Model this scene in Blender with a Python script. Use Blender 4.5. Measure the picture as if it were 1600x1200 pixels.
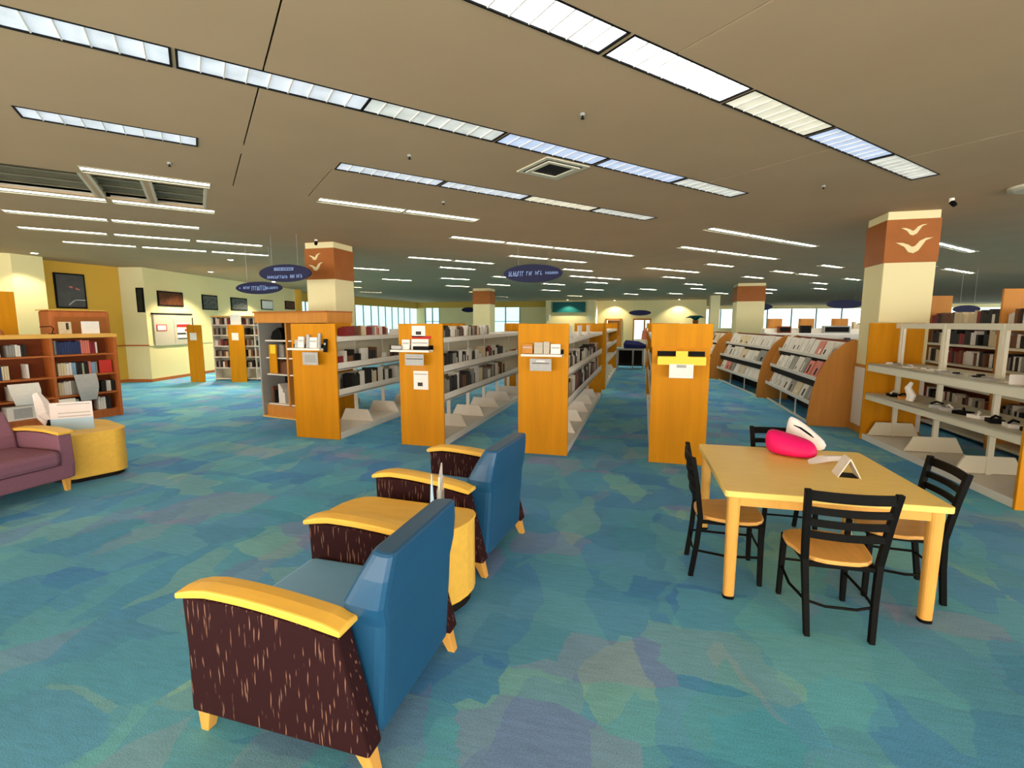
import bpy, bmesh, math, random
from mathutils import Vector, Matrix
random.seed(7)
R = math.radians
D = bpy.data
COL = bpy.context.scene.collection
for o in list(D.objects):
    D.objects.remove(o)

# ------------------------------------------------------------------ camera, world, lights, exposure
CAM_H, YAW, PITCH, FPX = 1.8, 15.1, 7.2, 755.0
CEIL = 3.45
cam = D.cameras.new('camera')
cam.sensor_width = 36
cam.lens = FPX / 1600 * 36
cam.clip_end = 200
co = D.objects.new('camera', cam)
COL.objects.link(co)
co.location = (0, 0, CAM_H)
co.rotation_euler = (R(90 - PITCH), 0, R(YAW))
bpy.context.scene.camera = co

w = D.worlds.new('world')
bpy.context.scene.world = w
w.use_nodes = True
w.node_tree.nodes['Background'].inputs[0].default_value = (1.0, 0.95, 0.86, 1)
w.node_tree.nodes['Background'].inputs[1].default_value = 5.2
vs = bpy.context.scene.view_settings
vs.view_transform = 'Standard'
vs.look = 'None'
vs.gamma = 1
vs.use_curve_mapping = False
vs.exposure = 0.75
LIGHT = 12.0        # strength of a lit ceiling tube panel


# ------------------------------------------------------------------ materials
def lin(c):
    return tuple(((v / 255) / 12.92 if v / 255 <= 0.04045 else ((v / 255 + 0.055) / 1.055) ** 2.4) for v in c)


def mat(name, rgb, rough=0.6, spec=0.3, noise=0.0, scale=8.0, bump=0.0, stretch=(1, 1, 1), emit=None, es=0, metal=0, alpha=1, trans=0):
    m = D.materials.new(name)
    m.use_nodes = True
    nt = m.node_tree
    b = nt.nodes['Principled BSDF']
    c = lin(rgb)
    b.inputs['Base Color'].default_value = (*c, 1)
    b.inputs['Roughness'].default_value = rough
    b.inputs['Specular IOR Level'].default_value = spec
    b.inputs['Metallic'].default_value = metal
    b.inputs['Alpha'].default_value = alpha
    b.inputs['Transmission Weight'].default_value = trans
    if emit is not None:
        b.inputs['Emission Color'].default_value = (*lin(emit), 1)
        b.inputs['Emission Strength'].default_value = es
    if noise > 0 or bump > 0:
        tc = nt.nodes.new('ShaderNodeTexCoord')
        mp = nt.nodes.new('ShaderNodeMapping')
        mp.inputs['Scale'].default_value = stretch
        nz = nt.nodes.new('ShaderNodeTexNoise')
        nz.inputs['Scale'].default_value = scale
        nz.inputs['Detail'].default_value = 5
        nt.links.new(tc.outputs['Object'], mp.inputs[0])
        nt.links.new(mp.outputs[0], nz.inputs['Vector'])
        if noise > 0:
            rp = nt.nodes.new('ShaderNodeValToRGB')
            rp.color_ramp.elements[0].position = 0.3
            rp.color_ramp.elements[1].position = 0.7
            rp.color_ramp.elements[0].color = (*[v * (1 - noise) for v in c], 1)
            rp.color_ramp.elements[1].color = (*[min(1, v * (1 + noise)) for v in c], 1)
            nt.links.new(nz.outputs['Fac'], rp.inputs[0])
            nt.links.new(rp.outputs[0], b.inputs['Base Color'])
        if bump > 0:
            bp = nt.nodes.new('ShaderNodeBump')
            bp.inputs['Strength'].default_value = bump
            bp.inputs['Distance'].default_value = 0.01
            nt.links.new(nz.outputs['Fac'], bp.inputs['Height'])
            nt.links.new(bp.outputs[0], b.inputs['Normal'])
    return m


M = {}
M['ceiling'] = mat('ceiling_paint', (188, 160, 127), 0.9, 0.1, 0.03, 1.2, 0.05)
M['cream'] = mat('cream_wall', (236, 222, 166), 0.8, 0.15, 0.03, 0.8)
M['yellow'] = mat('yellow_wall', (222, 174, 70), 0.8, 0.15, 0.04, 0.8)
M['ochre'] = mat('ochre_header', (200, 165, 75), 0.8, 0.15)
M['column'] = mat('column_paint', (228, 216, 168), 0.75, 0.2, 0.03, 1)
M['brown'] = mat('brown_band', (158, 92, 38), 0.6, 0.25, 0.06, 4)
M['birdc'] = mat('bird_cream', (226, 208, 158), 0.6)
M['orange'] = mat('honey_wood', (200, 132, 0), 0.6, 0.2, 0.10, 3.5, 0.02, (3.0, 3.0, 0.25))
M['tan'] = mat('tan_wood', (194, 130, 56), 0.55, 0.25, 0.08, 3.5, 0.02, (3, 3, .3))
M['maple'] = mat('maple', (250, 200, 84), 0.42, 0.3, 0.05, 4, 0.0, (1, 6, 6))
M['tabletop'] = mat('table_maple', (255, 218, 122), 0.42, 0.3, 0.04, 4, 0.0, (1, 6, 6))
M['mapleleg'] = mat('maple_leg', (228, 172, 82), 0.4, 0.4, 0.06, 5, 0.0, (6, 6, 1))
M['seatwood'] = mat('seat_wood', (232, 176, 96), 0.35, 0.4, 0.08, 5, 0.0, (6, 1, 6))
M['casewood'] = mat('case_wood', (180, 100, 46), 0.5, 0.3, 0.12, 4, 0.02, (4, 4, .4))
M['casetop'] = mat('case_top', (226, 172, 84), 0.45, 0.35, 0.05, 4)
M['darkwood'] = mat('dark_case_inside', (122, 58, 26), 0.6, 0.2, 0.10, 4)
M['white'] = mat('white_metal', (232, 226, 216), 0.42, 0.4, 0.02, 5)
M['offwhite'] = mat('cream_metal', (222, 216, 194), 0.45, 0.4)
M['greymetal'] = mat('grey_metal', (150, 150, 145), 0.4, 0.5)
M['black'] = mat('black_metal', (5, 5, 5), 0.6, 0.15)
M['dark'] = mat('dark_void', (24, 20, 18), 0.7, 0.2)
M['lip'] = mat('black_plastic', (30, 28, 28), 0.5, 0.4)
M['navy'] = mat('navy_sign', (6, 10, 58), 0.5, 0.25)
M['signink'] = mat('sign_lettering', (132, 160, 214), 0.5)
M['paper'] = mat('paper', (236, 232, 226), 0.8, 0.1, 0.03, 12)
M['greypaper'] = mat('grey_paper', (176, 176, 174), 0.6, 0.3, 0.06, 20)
M['bluepaper'] = mat('pale_blue_paper', (178, 212, 240), 0.6, 0.3)
M['pinkpaper'] = mat('pinkish_paper', (230, 222, 222), 0.8, 0.1, 0.03, 12)
M['ink'] = mat('printed_ink', (60, 52, 50), 0.7)
M['redink'] = mat('red_ink', (190, 44, 40), 0.7)
M['yellowp'] = mat('yellow_shelf', (238, 206, 50), 0.45, 0.4)
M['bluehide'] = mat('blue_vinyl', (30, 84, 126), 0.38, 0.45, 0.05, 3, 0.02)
M['seatsheen'] = mat('blue_vinyl_sky_sheen', (128, 188, 238), 0.4, 0.5, 0.04, 3)  # paler than the back: reflected sky light is put into the colour
M['purple'] = mat('plum_fabric', (138, 98, 116), 0.85, 0.15, 0.05, 60, 0.1)
M['teal'] = mat('teal_panel', (8, 92, 92), 0.5)
M['pink'] = mat('pink_pouch', (236, 18, 110), 0.5, 0.3, 0.05, 6)
M['bagwhite'] = mat('white_cloth', (240, 238, 236), 0.85, 0.1)
M['grille'] = mat('grille_dark', (126, 120, 98), 0.6, 0.3, 0.15, 4)
M['cork'] = mat('grey_board', (190, 182, 164), 0.85, 0.1, 0.02, 20)
M['glass'] = mat('clear_acrylic', (235, 240, 240), 0.12, 0.5, alpha=0.55)
M['picbrown'] = mat('print_brown', (84, 44, 18), 0.5, 0.3, 0.5, 6)
M['picgrey'] = mat('print_grey', (84, 86, 84), 0.5, 0.3, 0.75, 14)
M['picdark'] = mat('print_dark', (30, 30, 26), 0.3, 0.5, 0.5, 5)
M['blind'] = mat('lit_window', (214, 236, 236), 0.7, 0.2, emit=(196, 234, 238), es=.8)
M['daylight'] = mat('bright_window', (230, 240, 236), 0.7, 0.2, emit=(214, 238, 236), es=.85)
M['mullion'] = mat('mullion', (120, 140, 142), 0.5)
M['bluecover'] = mat('blue_cover', (20, 30, 92), 0.6)
M['duct'] = mat('vent_white', (205, 198, 176), 0.6)
M['bright'] = mat('diffuser_bright', (255, 255, 255), 0.5, 0.2, emit=(255, 251, 240), es=LIGHT * 1.6)
M['lens'] = mat('diffuser_cool', (235, 240, 245), 0.5, 0.2, 0.25, 14, emit=(232, 238, 250), es=0.1)
M['warm'] = mat('diffuser_warm', (245, 238, 212), 0.5, 0.2, emit=(255, 246, 214), es=LIGHT * .5)
M['far'] = mat('diffuser_far', (250, 250, 245), 0.5, 0.2, emit=(255, 250, 232), es=LIGHT)
M['farther'] = mat('diffuser_farther', (250, 250, 245), 0.5, 0.2, emit=(255, 246, 222), es=LIGHT * 2.2)


def lens_mat(name, rgb, es, grey):
    """prismatic lens lit unevenly from behind by its tubes"""
    m = D.materials.new(name)
    m.use_nodes = True
    nt = m.node_tree
    b = nt.nodes['Principled BSDF']
    tc = nt.nodes.new('ShaderNodeTexCoord')
    nz = nt.nodes.new('ShaderNodeTexNoise')
    nz.inputs['Scale'].default_value = 5
    nz.inputs['Detail'].default_value = 6
    rp = nt.nodes.new('ShaderNodeValToRGB')
    rp.color_ramp.elements[0].position = .36
    rp.color_ramp.elements[1].position = .6
    c = lin(rgb)
    rp.color_ramp.elements[0].color = (*[v * grey for v in c], 1)
    rp.color_ramp.elements[1].color = (*c, 1)
    nt.links.new(tc.outputs['Object'], nz.inputs['Vector'])
    nt.links.new(nz.outputs['Fac'], rp.inputs[0])
    nt.links.new(rp.outputs[0], b.inputs['Emission Color'])
    b.inputs['Emission Strength'].default_value = es
    b.inputs['Base Color'].default_value = (.7, .7, .7, 1)
    return m


M['bright'] = lens_mat('lens_bright', (250, 248, 250), 2.4, .2)
M['cool'] = lens_mat('lens_cool', (214, 226, 240), .46, .6)
M['coolblue'] = lens_mat('lens_blue', (176, 200, 244), .5, .7)
M['creamlens'] = lens_mat('lens_cream', (236, 226, 190), .45, .75)
M['palelens'] = lens_mat('lens_pale', (214, 220, 212), .42, .55)


def carpet():
    m = D.materials.new('carpet')
    m.use_nodes = True
    nt = m.node_tree
    N, Lk = nt.nodes.new, nt.links.new
    b = nt.nodes['Principled BSDF']
    b.inputs['Roughness'].default_value = 0.72
    b.inputs['Specular IOR Level'].default_value = 0.25
    tc = N('ShaderNodeTexCoord')
    wob = N('ShaderNodeTexNoise'); wob.inputs['Scale'].default_value = 4; wob.inputs['Detail'].default_value = 4
    Lk(tc.outputs['Object'], wob.inputs['Vector'])
    vm = N('ShaderNodeVectorMath'); vm.operation = 'MULTIPLY_ADD'
    vm.inputs[1].default_value = (.14, .14, 0)
    Lk(wob.outputs['Color'], vm.inputs[0]); Lk(tc.outputs['Object'], vm.inputs[2])

    def tiles(sx, sy, ang, seed):
        mp = N('ShaderNodeMapping'); mp.inputs['Scale'].default_value = (sx, sy, 1)
        mp.inputs['Rotation'].default_value = (0, 0, R(ang)); mp.inputs['Location'].default_value = (seed, seed * 2, 0)
        Lk(vm.outputs[0], mp.inputs[0])
        vo = N('ShaderNodeTexVoronoi'); vo.distance = 'CHEBYCHEV'; vo.inputs['Scale'].default_value = 1
        vo.inputs['Randomness'].default_value = .8
        Lk(mp.outputs[0], vo.inputs['Vector'])
        sp = N('ShaderNodeSeparateColor'); Lk(vo.outputs['Color'], sp.inputs[0])
        return sp
    a = tiles(1.5, 2.6, 4, 3.3)
    c = tiles(3.2, 1.5, 48, 9.1)
    rp = N('ShaderNodeValToRGB')
    cols = [(0, (62, 122, 152)), (.16, (74, 136, 154)), (.3, (84, 142, 152)), (.42, (50, 108, 154)), (.52, (76, 132, 158)), (.64, (106, 150, 146)), (.74, (66, 124, 148)), (.84, (108, 122, 150)), (.93, (74, 142, 158))]
    el = rp.color_ramp.elements
    rp.color_ramp.interpolation = 'CONSTANT'
    el[0].position = 0; el[0].color = (*lin(cols[0][1]), 1)
    el[1].position = cols[1][0]; el[1].color = (*lin(cols[1][1]), 1)
    for p, q in cols[2:]:
        e = el.new(p); e.color = (*lin(q), 1)
    Lk(a.outputs[0], rp.inputs[0])
    rp2 = N('ShaderNodeValToRGB')
    el = rp2.color_ramp.elements
    rp2.color_ramp.interpolation = 'CONSTANT'
    el[0].position = 0; el[0].color = (*lin((66, 122, 154)), 1)
    el[1].position = .3; el[1].color = (*lin((84, 142, 154)), 1)
    for p, q in [(.5, (68, 118, 160)), (.68, (112, 154, 142)), (.8, (56, 124, 150)), (.9, (106, 122, 152))]:
        e = el.new(p); e.color = (*lin(q), 1)
    Lk(c.outputs[1], rp2.inputs[0])
    mx = N('ShaderNodeMix'); mx.data_type = 'RGBA'
    mx.inputs['Factor'].default_value = .42
    Lk(rp.outputs[0], mx.inputs['A']); Lk(rp2.outputs[0], mx.inputs['B'])
    # soft large blotches
    big = N('ShaderNodeTexNoise'); big.inputs['Scale'].default_value = 1.3; big.inputs['Detail'].default_value = 3
    Lk(tc.outputs['Object'], big.inputs['Vector'])
    # pile
    fine = N('ShaderNodeTexNoise'); fine.inputs['Scale'].default_value = 170; fine.inputs['Detail'].default_value = 3
    Lk(tc.outputs['Object'], fine.inputs['Vector'])
    st = N('ShaderNodeTexNoise'); st.inputs['Scale'].default_value = 14; st.inputs['Detail'].default_value = 6
    mp = N('ShaderNodeMapping'); mp.inputs['Scale'].default_value = (.5, 3.2, 1); mp.inputs['Rotation'].default_value = (0, 0, R(-8))
    Lk(tc.outputs['Object'], mp.inputs[0]); Lk(mp.outputs[0], st.inputs['Vector'])
    f3 = N('ShaderNodeMath'); f3.operation = 'MULTIPLY'; f3.inputs[1].default_value = 3.0; Lk(fine.outputs['Fac'], f3.inputs[0])
    ad = N('ShaderNodeMath'); ad.operation = 'ADD'; Lk(f3.outputs[0], ad.inputs[0]); Lk(st.outputs['Fac'], ad.inputs[1])
    ad2 = N('ShaderNodeMath'); ad2.operation = 'ADD'; Lk(ad.outputs[0], ad2.inputs[0]); Lk(big.outputs['Fac'], ad2.inputs[1])
    mr = N('ShaderNodeMapRange'); mr.inputs['From Min'].default_value = 1.7; mr.inputs['From Max'].default_value = 3.3
    mr.inputs['To Min'].default_value = .8; mr.inputs['To Max'].default_value = 1.65
    Lk(ad2.outputs[0], mr.inputs['Value'])
    ml = N('ShaderNodeMix'); ml.data_type = 'RGBA'; ml.blend_type = 'MULTIPLY'; ml.inputs['Factor'].default_value = 1
    Lk(mx.outputs['Result'], ml.inputs['A']); Lk(mr.outputs[0], ml.inputs['B'])
    tint = N('ShaderNodeMix'); tint.data_type = 'RGBA'; tint.blend_type = 'MULTIPLY'; tint.inputs['Factor'].default_value = 1
    tint.inputs['B'].default_value = (1.32, 1.42, 1.6, 1)
    Lk(ml.outputs['Result'], tint.inputs['A']); Lk(tint.outputs['Result'], b.inputs['Base Color'])
    bp = N('ShaderNodeBump'); bp.inputs['Strength'].default_value = .35; bp.inputs['Distance'].default_value = .004
    Lk(fine.outputs['Fac'], bp.inputs['Height']); Lk(bp.outputs[0], b.inputs['Normal'])
    return m


M['carpet'] = carpet()


def brownfabric():
    """dark maroon upholstery with pale wavy vertical threads"""
    m = D.materials.new('maroon_thread_fabric')
    m.use_nodes = True
    nt = m.node_tree
    N, Lk = nt.nodes.new, nt.links.new
    b = nt.nodes['Principled BSDF']
    b.inputs['Roughness'].default_value = .8
    b.inputs['Specular IOR Level'].default_value = .15
    tc = N('ShaderNodeTexCoord')
    wob = N('ShaderNodeTexNoise'); wob.inputs['Scale'].default_value = 9
    Lk(tc.outputs['Object'], wob.inputs['Vector'])
    vm = N('ShaderNodeVectorMath'); vm.operation = 'MULTIPLY_ADD'; vm.inputs[1].default_value = (.02, .02, 0)
    Lk(wob.outputs['Color'], vm.inputs[0]); Lk(tc.outputs['Object'], vm.inputs[2])
    mp = N('ShaderNodeMapping'); mp.inputs['Scale'].default_value = (85, 85, 5.5)
    Lk(vm.outputs[0], mp.inputs[0])
    vo = N('ShaderNodeTexVoronoi'); vo.inputs['Scale'].default_value = 1; vo.feature = 'F1'
    Lk(mp.outputs[0], vo.inputs['Vector'])
    rp = N('ShaderNodeValToRGB')
    rp.color_ramp.elements[0].position = .12; rp.color_ramp.elements[0].color = (*lin((150, 112, 96)), 1)
    rp.color_ramp.elements[1].position = .26; rp.color_ramp.elements[1].color = (*lin((46, 20, 24)), 1)
    Lk(vo.outputs['Distance'], rp.inputs[0]); Lk(rp.outputs[0], b.inputs['Base Color'])
    return m


M['maroon'] = brownfabric()
BOOKC = {'black': (34, 30, 30), 'white': (222, 216, 208), 'grey': (140, 136, 130), 'navy blue': (44, 56, 96), 'dark red': (130, 36, 40),
         'salmon pink': (214, 120, 104), 'brown': (110, 72, 48), 'pale green': (150, 160, 128), 'light blue': (128, 160, 190), 'cream': (214, 196, 160), 'red': (200, 54, 46), 'orange': (206, 120, 40)}
for k, v in BOOKC.items():
    M['book ' + k] = mat(k.replace(' ', '_') + '_cover', v, .5, .35, .12, 30)


# ------------------------------------------------------------------ mesh helpers
class MB:
    def __init__(s):
        s.v = []; s.f = []; s.m = []; s.mats = []

    def mi(s, m):
        if m not in s.mats: s.mats.append(m)
        return s.mats.index(m)

    def add(s, vs_, fs, m, T=None):
        n = len(s.v)
        for p in vs_:
            p = Vector(p)
            if T is not None: p = T @ p
            s.v.append(tuple(p))
        i = s.mi(m)
        for f in fs:
            s.f.append(tuple(n + k for k in f)); s.m.append(i)
        return s

    def box(s, c, d, m, rz=0, rx=0, ry=0):
        x, y, z = d[0] / 2, d[1] / 2, d[2] / 2
        T = Matrix.Translation(c) @ Matrix.Rotation(rz, 4, 'Z') @ Matrix.Rotation(ry, 4, 'Y') @ Matrix.Rotation(rx, 4, 'X')
        return s.add([(-x, -y, -z), (x, -y, -z), (x, y, -z), (-x, y, -z), (-x, -y, z), (x, -y, z), (x, y, z), (-x, y, z)],
                     [(0, 3, 2, 1), (4, 5, 6, 7), (0, 1, 5, 4), (1, 2, 6, 5), (2, 3, 7, 6), (3, 0, 4, 7)], m, T)

    def b2(s, lo, hi, m):
        return s.box([(a + b) / 2 for a, b in zip(lo, hi)], [abs(b - a) for a, b in zip(lo, hi)], m)

    def prism(s, pts, h0, h1, m, axis='z', T=None):
        """extrude a 2D outline along an axis"""
        n = len(pts)
        area = sum(pts[i][0] * pts[(i + 1) % n][1] - pts[(i + 1) % n][0] * pts[i][1] for i in range(n))
        if area < 0: pts = pts[::-1]

        def q(p, h):
            return {'z': (p[0], p[1], h), 'x': (h, p[0], p[1]), 'y': (p[1], h, p[0])}[axis]
        vs_ = [q(p, h0) for p in pts] + [q(p, h1) for p in pts]
        fs = [tuple(range(n - 1, -1, -1)), tuple(range(n, 2 * n))] + [(i, (i + 1) % n, n + (i + 1) % n, n + i) for i in range(n)]
        return s.add(vs_, fs, m, T)

    def xz(s, pts, y0, y1, m, T=None):
        return s.prism([(p[1], p[0]) for p in pts], y0, y1, m, 'y', T)

    def loft(s, rings, m, cap=True, T=None):
        n = len(rings[0]); vs_ = [p for r in rings for p in r]; fs = []
        for k in range(len(rings) - 1):
            for i in range(n):
                j = (i + 1) % n
                fs.append((k * n + i, k * n + j, (k + 1) * n + j, (k + 1) * n + i))
        if cap:
            fs.append(tuple(range(n - 1, -1, -1))); fs.append(tuple((len(rings) - 1) * n + i for i in range(n)))
        return s.add(vs_, fs, m, T)

    def tube(s, pts, r, m, n=8, T=None):
        rings = []
        rr = r if isinstance(r, (list, tuple)) else [r] * len(pts)
        for k, p in enumerate(pts):
            p = Vector(p)
            d = (Vector(pts[min(k + 1, len(pts) - 1)]) - Vector(pts[max(k - 1, 0)])).normalized()
            up = Vector((0, 0, 1)) if abs(d.z) < .9 else Vector((0, 1, 0))
            a = d.cross(up).normalized(); b = a.cross(d)
            rings.append([tuple(p + a * math.cos(t) * rr[k] + b * math.sin(t) * rr[k]) for t in [2 * math.pi * i / n for i in range(n)]])
        return s.loft(rings, m, True, T)

    def mesh(s, name):
        me = D.meshes.new(name)
        me.from_pydata(s.v, [], s.f)
        for m in s.mats: me.materials.append(m)
        me.polygons.foreach_set('material_index', s.m)
        me.update()
        bm = bmesh.new(); bm.from_mesh(me)
        bmesh.ops.recalc_face_normals(bm, faces=bm.faces)
        bm.to_mesh(me); bm.free()
        return me

    def build(s, name, parent=None, bevel=0, smooth=False, sub=0, loc=None, rz=0):
        me = s.mesh(name)
        o = D.objects.new(name, me)
        COL.objects.link(o)
        if parent is not None: o.parent = parent
        if loc is not None: o.location = loc
        o.rotation_euler.z = rz
        if sub:
            q = o.modifiers.new('sub', 'SUBSURF'); q.levels = sub; q.render_levels = sub
        if bevel:
            q = o.modifiers.new('bevel', 'BEVEL'); q.width = bevel; q.segments = 2; q.limit_method = 'ANGLE'; q.angle_limit = R(40)
        if smooth:
            me.polygons.foreach_set('use_smooth', [True] * len(me.polygons)); me.update()
        return o


def thing(name, label, cat, loc=(0, 0, 0), rz=0, group=None):
    o = D.objects.new(name, None)
    COL.objects.link(o)
    o.empty_display_size = .1
    o.location = loc; o.rotation_euler = (0, 0, rz)
    o['label'] = label; o['category'] = cat
    if group: o['group'] = group
    return o


def tag(o, label, cat, group=None):
    o['label'] = label; o['category'] = cat
    if group: o['group'] = group
    return o


def struct(o):
    o['kind'] = 'structure'
    return o


def dup(root, loc, rz, label=None, group=None):
    r = root.copy(); COL.objects.link(r); r.location = loc; r.rotation_euler = (0, 0, rz)
    if label: r['label'] = label
    if group: r['group'] = group
    for ch in list(root.children):
        c = ch.copy(); COL.objects.link(c); c.parent = r
        for g in ch.children:
            d = g.copy(); COL.objects.link(d); d.parent = c
    return r


# ------------------------------------------------------------------ the room
struct(MB().b2((-26, -4, -.12), (45, 56, 0), M['carpet']).build('floor'))

# fixture frame of the ceiling: s runs along the lamps, n across the rows
TH = R(48)
ES, EN = Vector((math.cos(TH), math.sin(TH), 0)), Vector((-math.sin(TH), math.cos(TH), 0))
N0, DN, WF = 3.76, 1.615, .27


def sn(s_, n_, z=0):
    p = ES * s_ + EN * n_
    return (p.x, p.y, z)


S3 = 1.22
rows = {-2: [(3.78, 4), ],
        -1: [(-.23, 1), (1.0, 2), (2.23, 3), (3.455, 4), (4.68, 5), (5.9, 6)],
        0: [(-1.22, 1), (0.0, 2), (1.19, 3), (2.41, 4), (3.63, 5), (4.85, 6), (12.9, 0), (14.15, 0)],
        1: [(-1.08, 1), (1.36, 2), (2.58, 3), (3.8, 4), (5.02, 5), (7.7, 0), (8.95, 0), (10.2, 0), (19.4, 0), (20.7, 0), (17.2, 0)],
        2: [(-.95, 0), (1.49, 0), (2.72, 0), (9.0, 0), (10.3, 0), (11.6, 0), (15.2, 0), (20.2, 0), (22.2, 0)],
        3: [(-2.12, 0), (-.86, 0), (4.24, 0), (5.5, 0), (6.75, 0), (8.0, 0), (12.2, 0), (15.6, 0), (17.2, 0), (20.5, 0), (24.6, 0)],
        4: [(-2.3, 0), (-1.05, 0), (6.6, 0), (7.9, 0), (11.5, 0), (12.8, 0), (16.6, 0), (21.5, 0)],
        5: [(-2.5, 0), (-1.2, 0), (.1, 0), (4.6, 0), (5.9, 0), (9.6, 0), (14.2, 0), (19.6, 0), (25, 0)],
        6: [(-2.2, 0), (-.9, 0), (.4, 0), (6.2, 0), (11.2, 0), (12.5, 0), (17.5, 0), (23.5, 0)],
        7: [(4, 0), (9, 0), (13.4, 0), (20, 0), (26, 0)],
        8: [(3.2, 0), (7.7, 0), (12.4, 0), (18.3, 0), (24.3, 0)],
        9: [(6, 0), (10.6, 0), (16.2, 0), (22.4, 0)],
        10: [(4.5, 0), (9.4, 0), (14.7, 0), (20.5, 0)],
        12: [(5.4, 0), (12.3, 0), (19, 0)], 14: [(7.4, 0), (15.6, 0)],
        -3: [(14.6, 0), (15.9, 0), (9.4, 0)], -4: [(16.6, 0), (17.9, 0)], -5: [(19.5, 0), (20.8, 0)], -6: [(22, 0), (24.5, 0)]}
S_MIN, S_MAX, KMIN, KMAX = -22, 60, -14, 26


def slab(s0, s1, n0, n1, z0=CEIL, z1=CEIL + .02):
    m = MB()
    pts = [sn(s0, n0)[:2], sn(s1, n0)[:2], sn(s1, n1)[:2], sn(s0, n1)[:2]]
    m.prism([tuple(p) for p in pts], z0, z1, M['ceiling'])
    return m


ceil_root = None
strips = MB()


def add_slab(s0, s1, n0, n1):
    pts = [sn(s0, n0)[:2], sn(s1, n0)[:2], sn(s1, n1)[:2], sn(s0, n1)[:2]]
    strips.prism([tuple(p) for p in pts], CEIL, CEIL + .02, M['ceiling'])


GR = [(-2.12, -.98), (-.93, -.42), (-.37, .22)]       # openings for the return air grilles between rows 2 and 3
for k in range(KMIN, KMAX):
    n0 = N0 + k * DN
    segs = sorted(a for a, _ in rows.get(k, []))
    cur = S_MIN
    for a in segs:
        if a > cur: add_slab(cur, a, n0, n0 + WF)
        cur = a + S3 - .02
    add_slab(cur, S_MAX, n0, n0 + WF)
    # field between this row and the next
    if k == 2:
        add_slab(S_MIN, GR[0][0], n0 + WF, n0 + DN)
        add_slab(GR[0][1], GR[1][0], n0 + WF, n0 + DN)
        add_slab(GR[1][1], GR[2][0], n0 + WF, n0 + DN)
        add_slab(GR[2][1], S_MAX, n0 + WF, n0 + DN)
        for a, b in GR:
            add_slab(a, b, n0 + WF, n0 + WF + .06)
            add_slab(a, b, n0 + DN - .06, n0 + DN)
    elif k in (0, 1, -1, -2):
        g = .006
        cuts = {0: [.48, 8.3], 1: [.48, 1.34], -1: [.48, 5.2], -2: [2.6, 6.1]}[k]
        c0 = S_MIN
        for c in cuts:
            add_slab(c0, c - g, n0 + WF, n0 + DN); c0 = c + g
        add_slab(c0, S_MAX, n0 + WF, n0 + DN)
    else:
        add_slab(S_MIN, S_MAX, n0 + WF, n0 + DN)
ceiling = struct(strips.build('ceiling'))
bk = MB(); pts = [sn(S_MIN, N0 + KMIN * DN)[:2], sn(S_MAX, N0 + KMIN * DN)[:2], sn(S_MAX, N0 + KMAX * DN)[:2], sn(S_MIN, N0 + KMAX * DN)[:2]]
bk.prism([tuple(p) for p in pts], CEIL + .3, CEIL + .32, M['dark'])
bk.build('plenum_deck', ceiling)

def nth(n):
    return '%d%s' % (n, 'th' if 10 < n % 100 < 14 else {1: 'st', 2: 'nd', 3: 'rd'}.get(n % 10, 'th'))


# light fixtures
fr = MB()
L, Wd, dp = S3 - .02, WF, .09
fr.b2((0, 0, 0), (L, .012, dp), M['black']); fr.b2((0, Wd - .012, 0), (L, Wd, dp), M['black'])
fr.b2((0, .012, 0), (.014, Wd - .012, dp), M['black']); fr.b2((L - .014, .012, 0), (L, Wd - .012, dp), M['black'])
fr.b2((0, 0, dp), (L, Wd, dp + .01), M['black'])
frame_me = fr.mesh('frame')
fr2 = MB()
fr2.b2((0, 0, 0), (L, .008, .05), M['duct']); fr2.b2((0, Wd - .008, 0), (L, Wd, .05), M['duct'])
fr2.b2((0, .008, 0), (.008, Wd - .008, .05), M['duct']); fr2.b2((L - .008, .008, 0), (L, Wd - .008, .05), M['duct'])
fr2.b2((0, 0, .05), (L, Wd, .06), M['duct'])
fr2.b2((.008, .008, .01), (L - .008, .09, .05), M['duct']); fr2.b2((.008, Wd - .09, .01), (L - .008, Wd - .008, .05), M['duct'])
frame_far = fr2.mesh('frame')
diff_me = {}
for k_, z in (('bright', .01), ('cool', .01), ('coolblue', .01), ('creamlens', .01), ('palelens', .01), ('far', .012), ('farther', .012)):
    q = MB(); e_ = .08 if k_[:3] == 'far' else 0; q.b2((.014, .012 + e_, z), (L - .014, Wd - .012 - e_, z + .006), M[k_]); diff_me[k_] = q.mesh('diffuser')
bl = MB(); bl.b2((-.004, .013, .002), (.004, Wd - .013, .0095), M['white']); baffle_me = bl.mesh('baffle')
KIND = {-2: {4: 'bright'}, -1: {1: 'bright', 2: 'bright', 3: 'bright', 4: 'creamlens', 5: 'coolblue', 6: 'palelens'},
        0: {1: 'cool', 2: 'cool', 3: 'palelens', 4: 'coolblue', 5: 'coolblue', 6: 'palelens'},
        1: {1: 'cool', 2: 'cool', 3: 'cool', 4: 'creamlens', 5: 'palelens'}}
NAMES = {'bright': 'glaring white', 'cool': 'pale bluish', 'coolblue': 'light blue', 'creamlens': 'dull cream', 'palelens': 'pale grey', 'far': 'thin white', 'farther': 'thin white'}
RN = {-2: 'at the top right corner of the ceiling', -1: 'in the bright row running over the table', 0: 'in the long row above the armchairs', 1: 'in the second row towards the shelving'}
ORD = ['nearest', 'second', 'third', 'fourth', 'fifth', 'sixth', 'seventh', 'eighth', 'ninth', 'tenth', 'eleventh']
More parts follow.
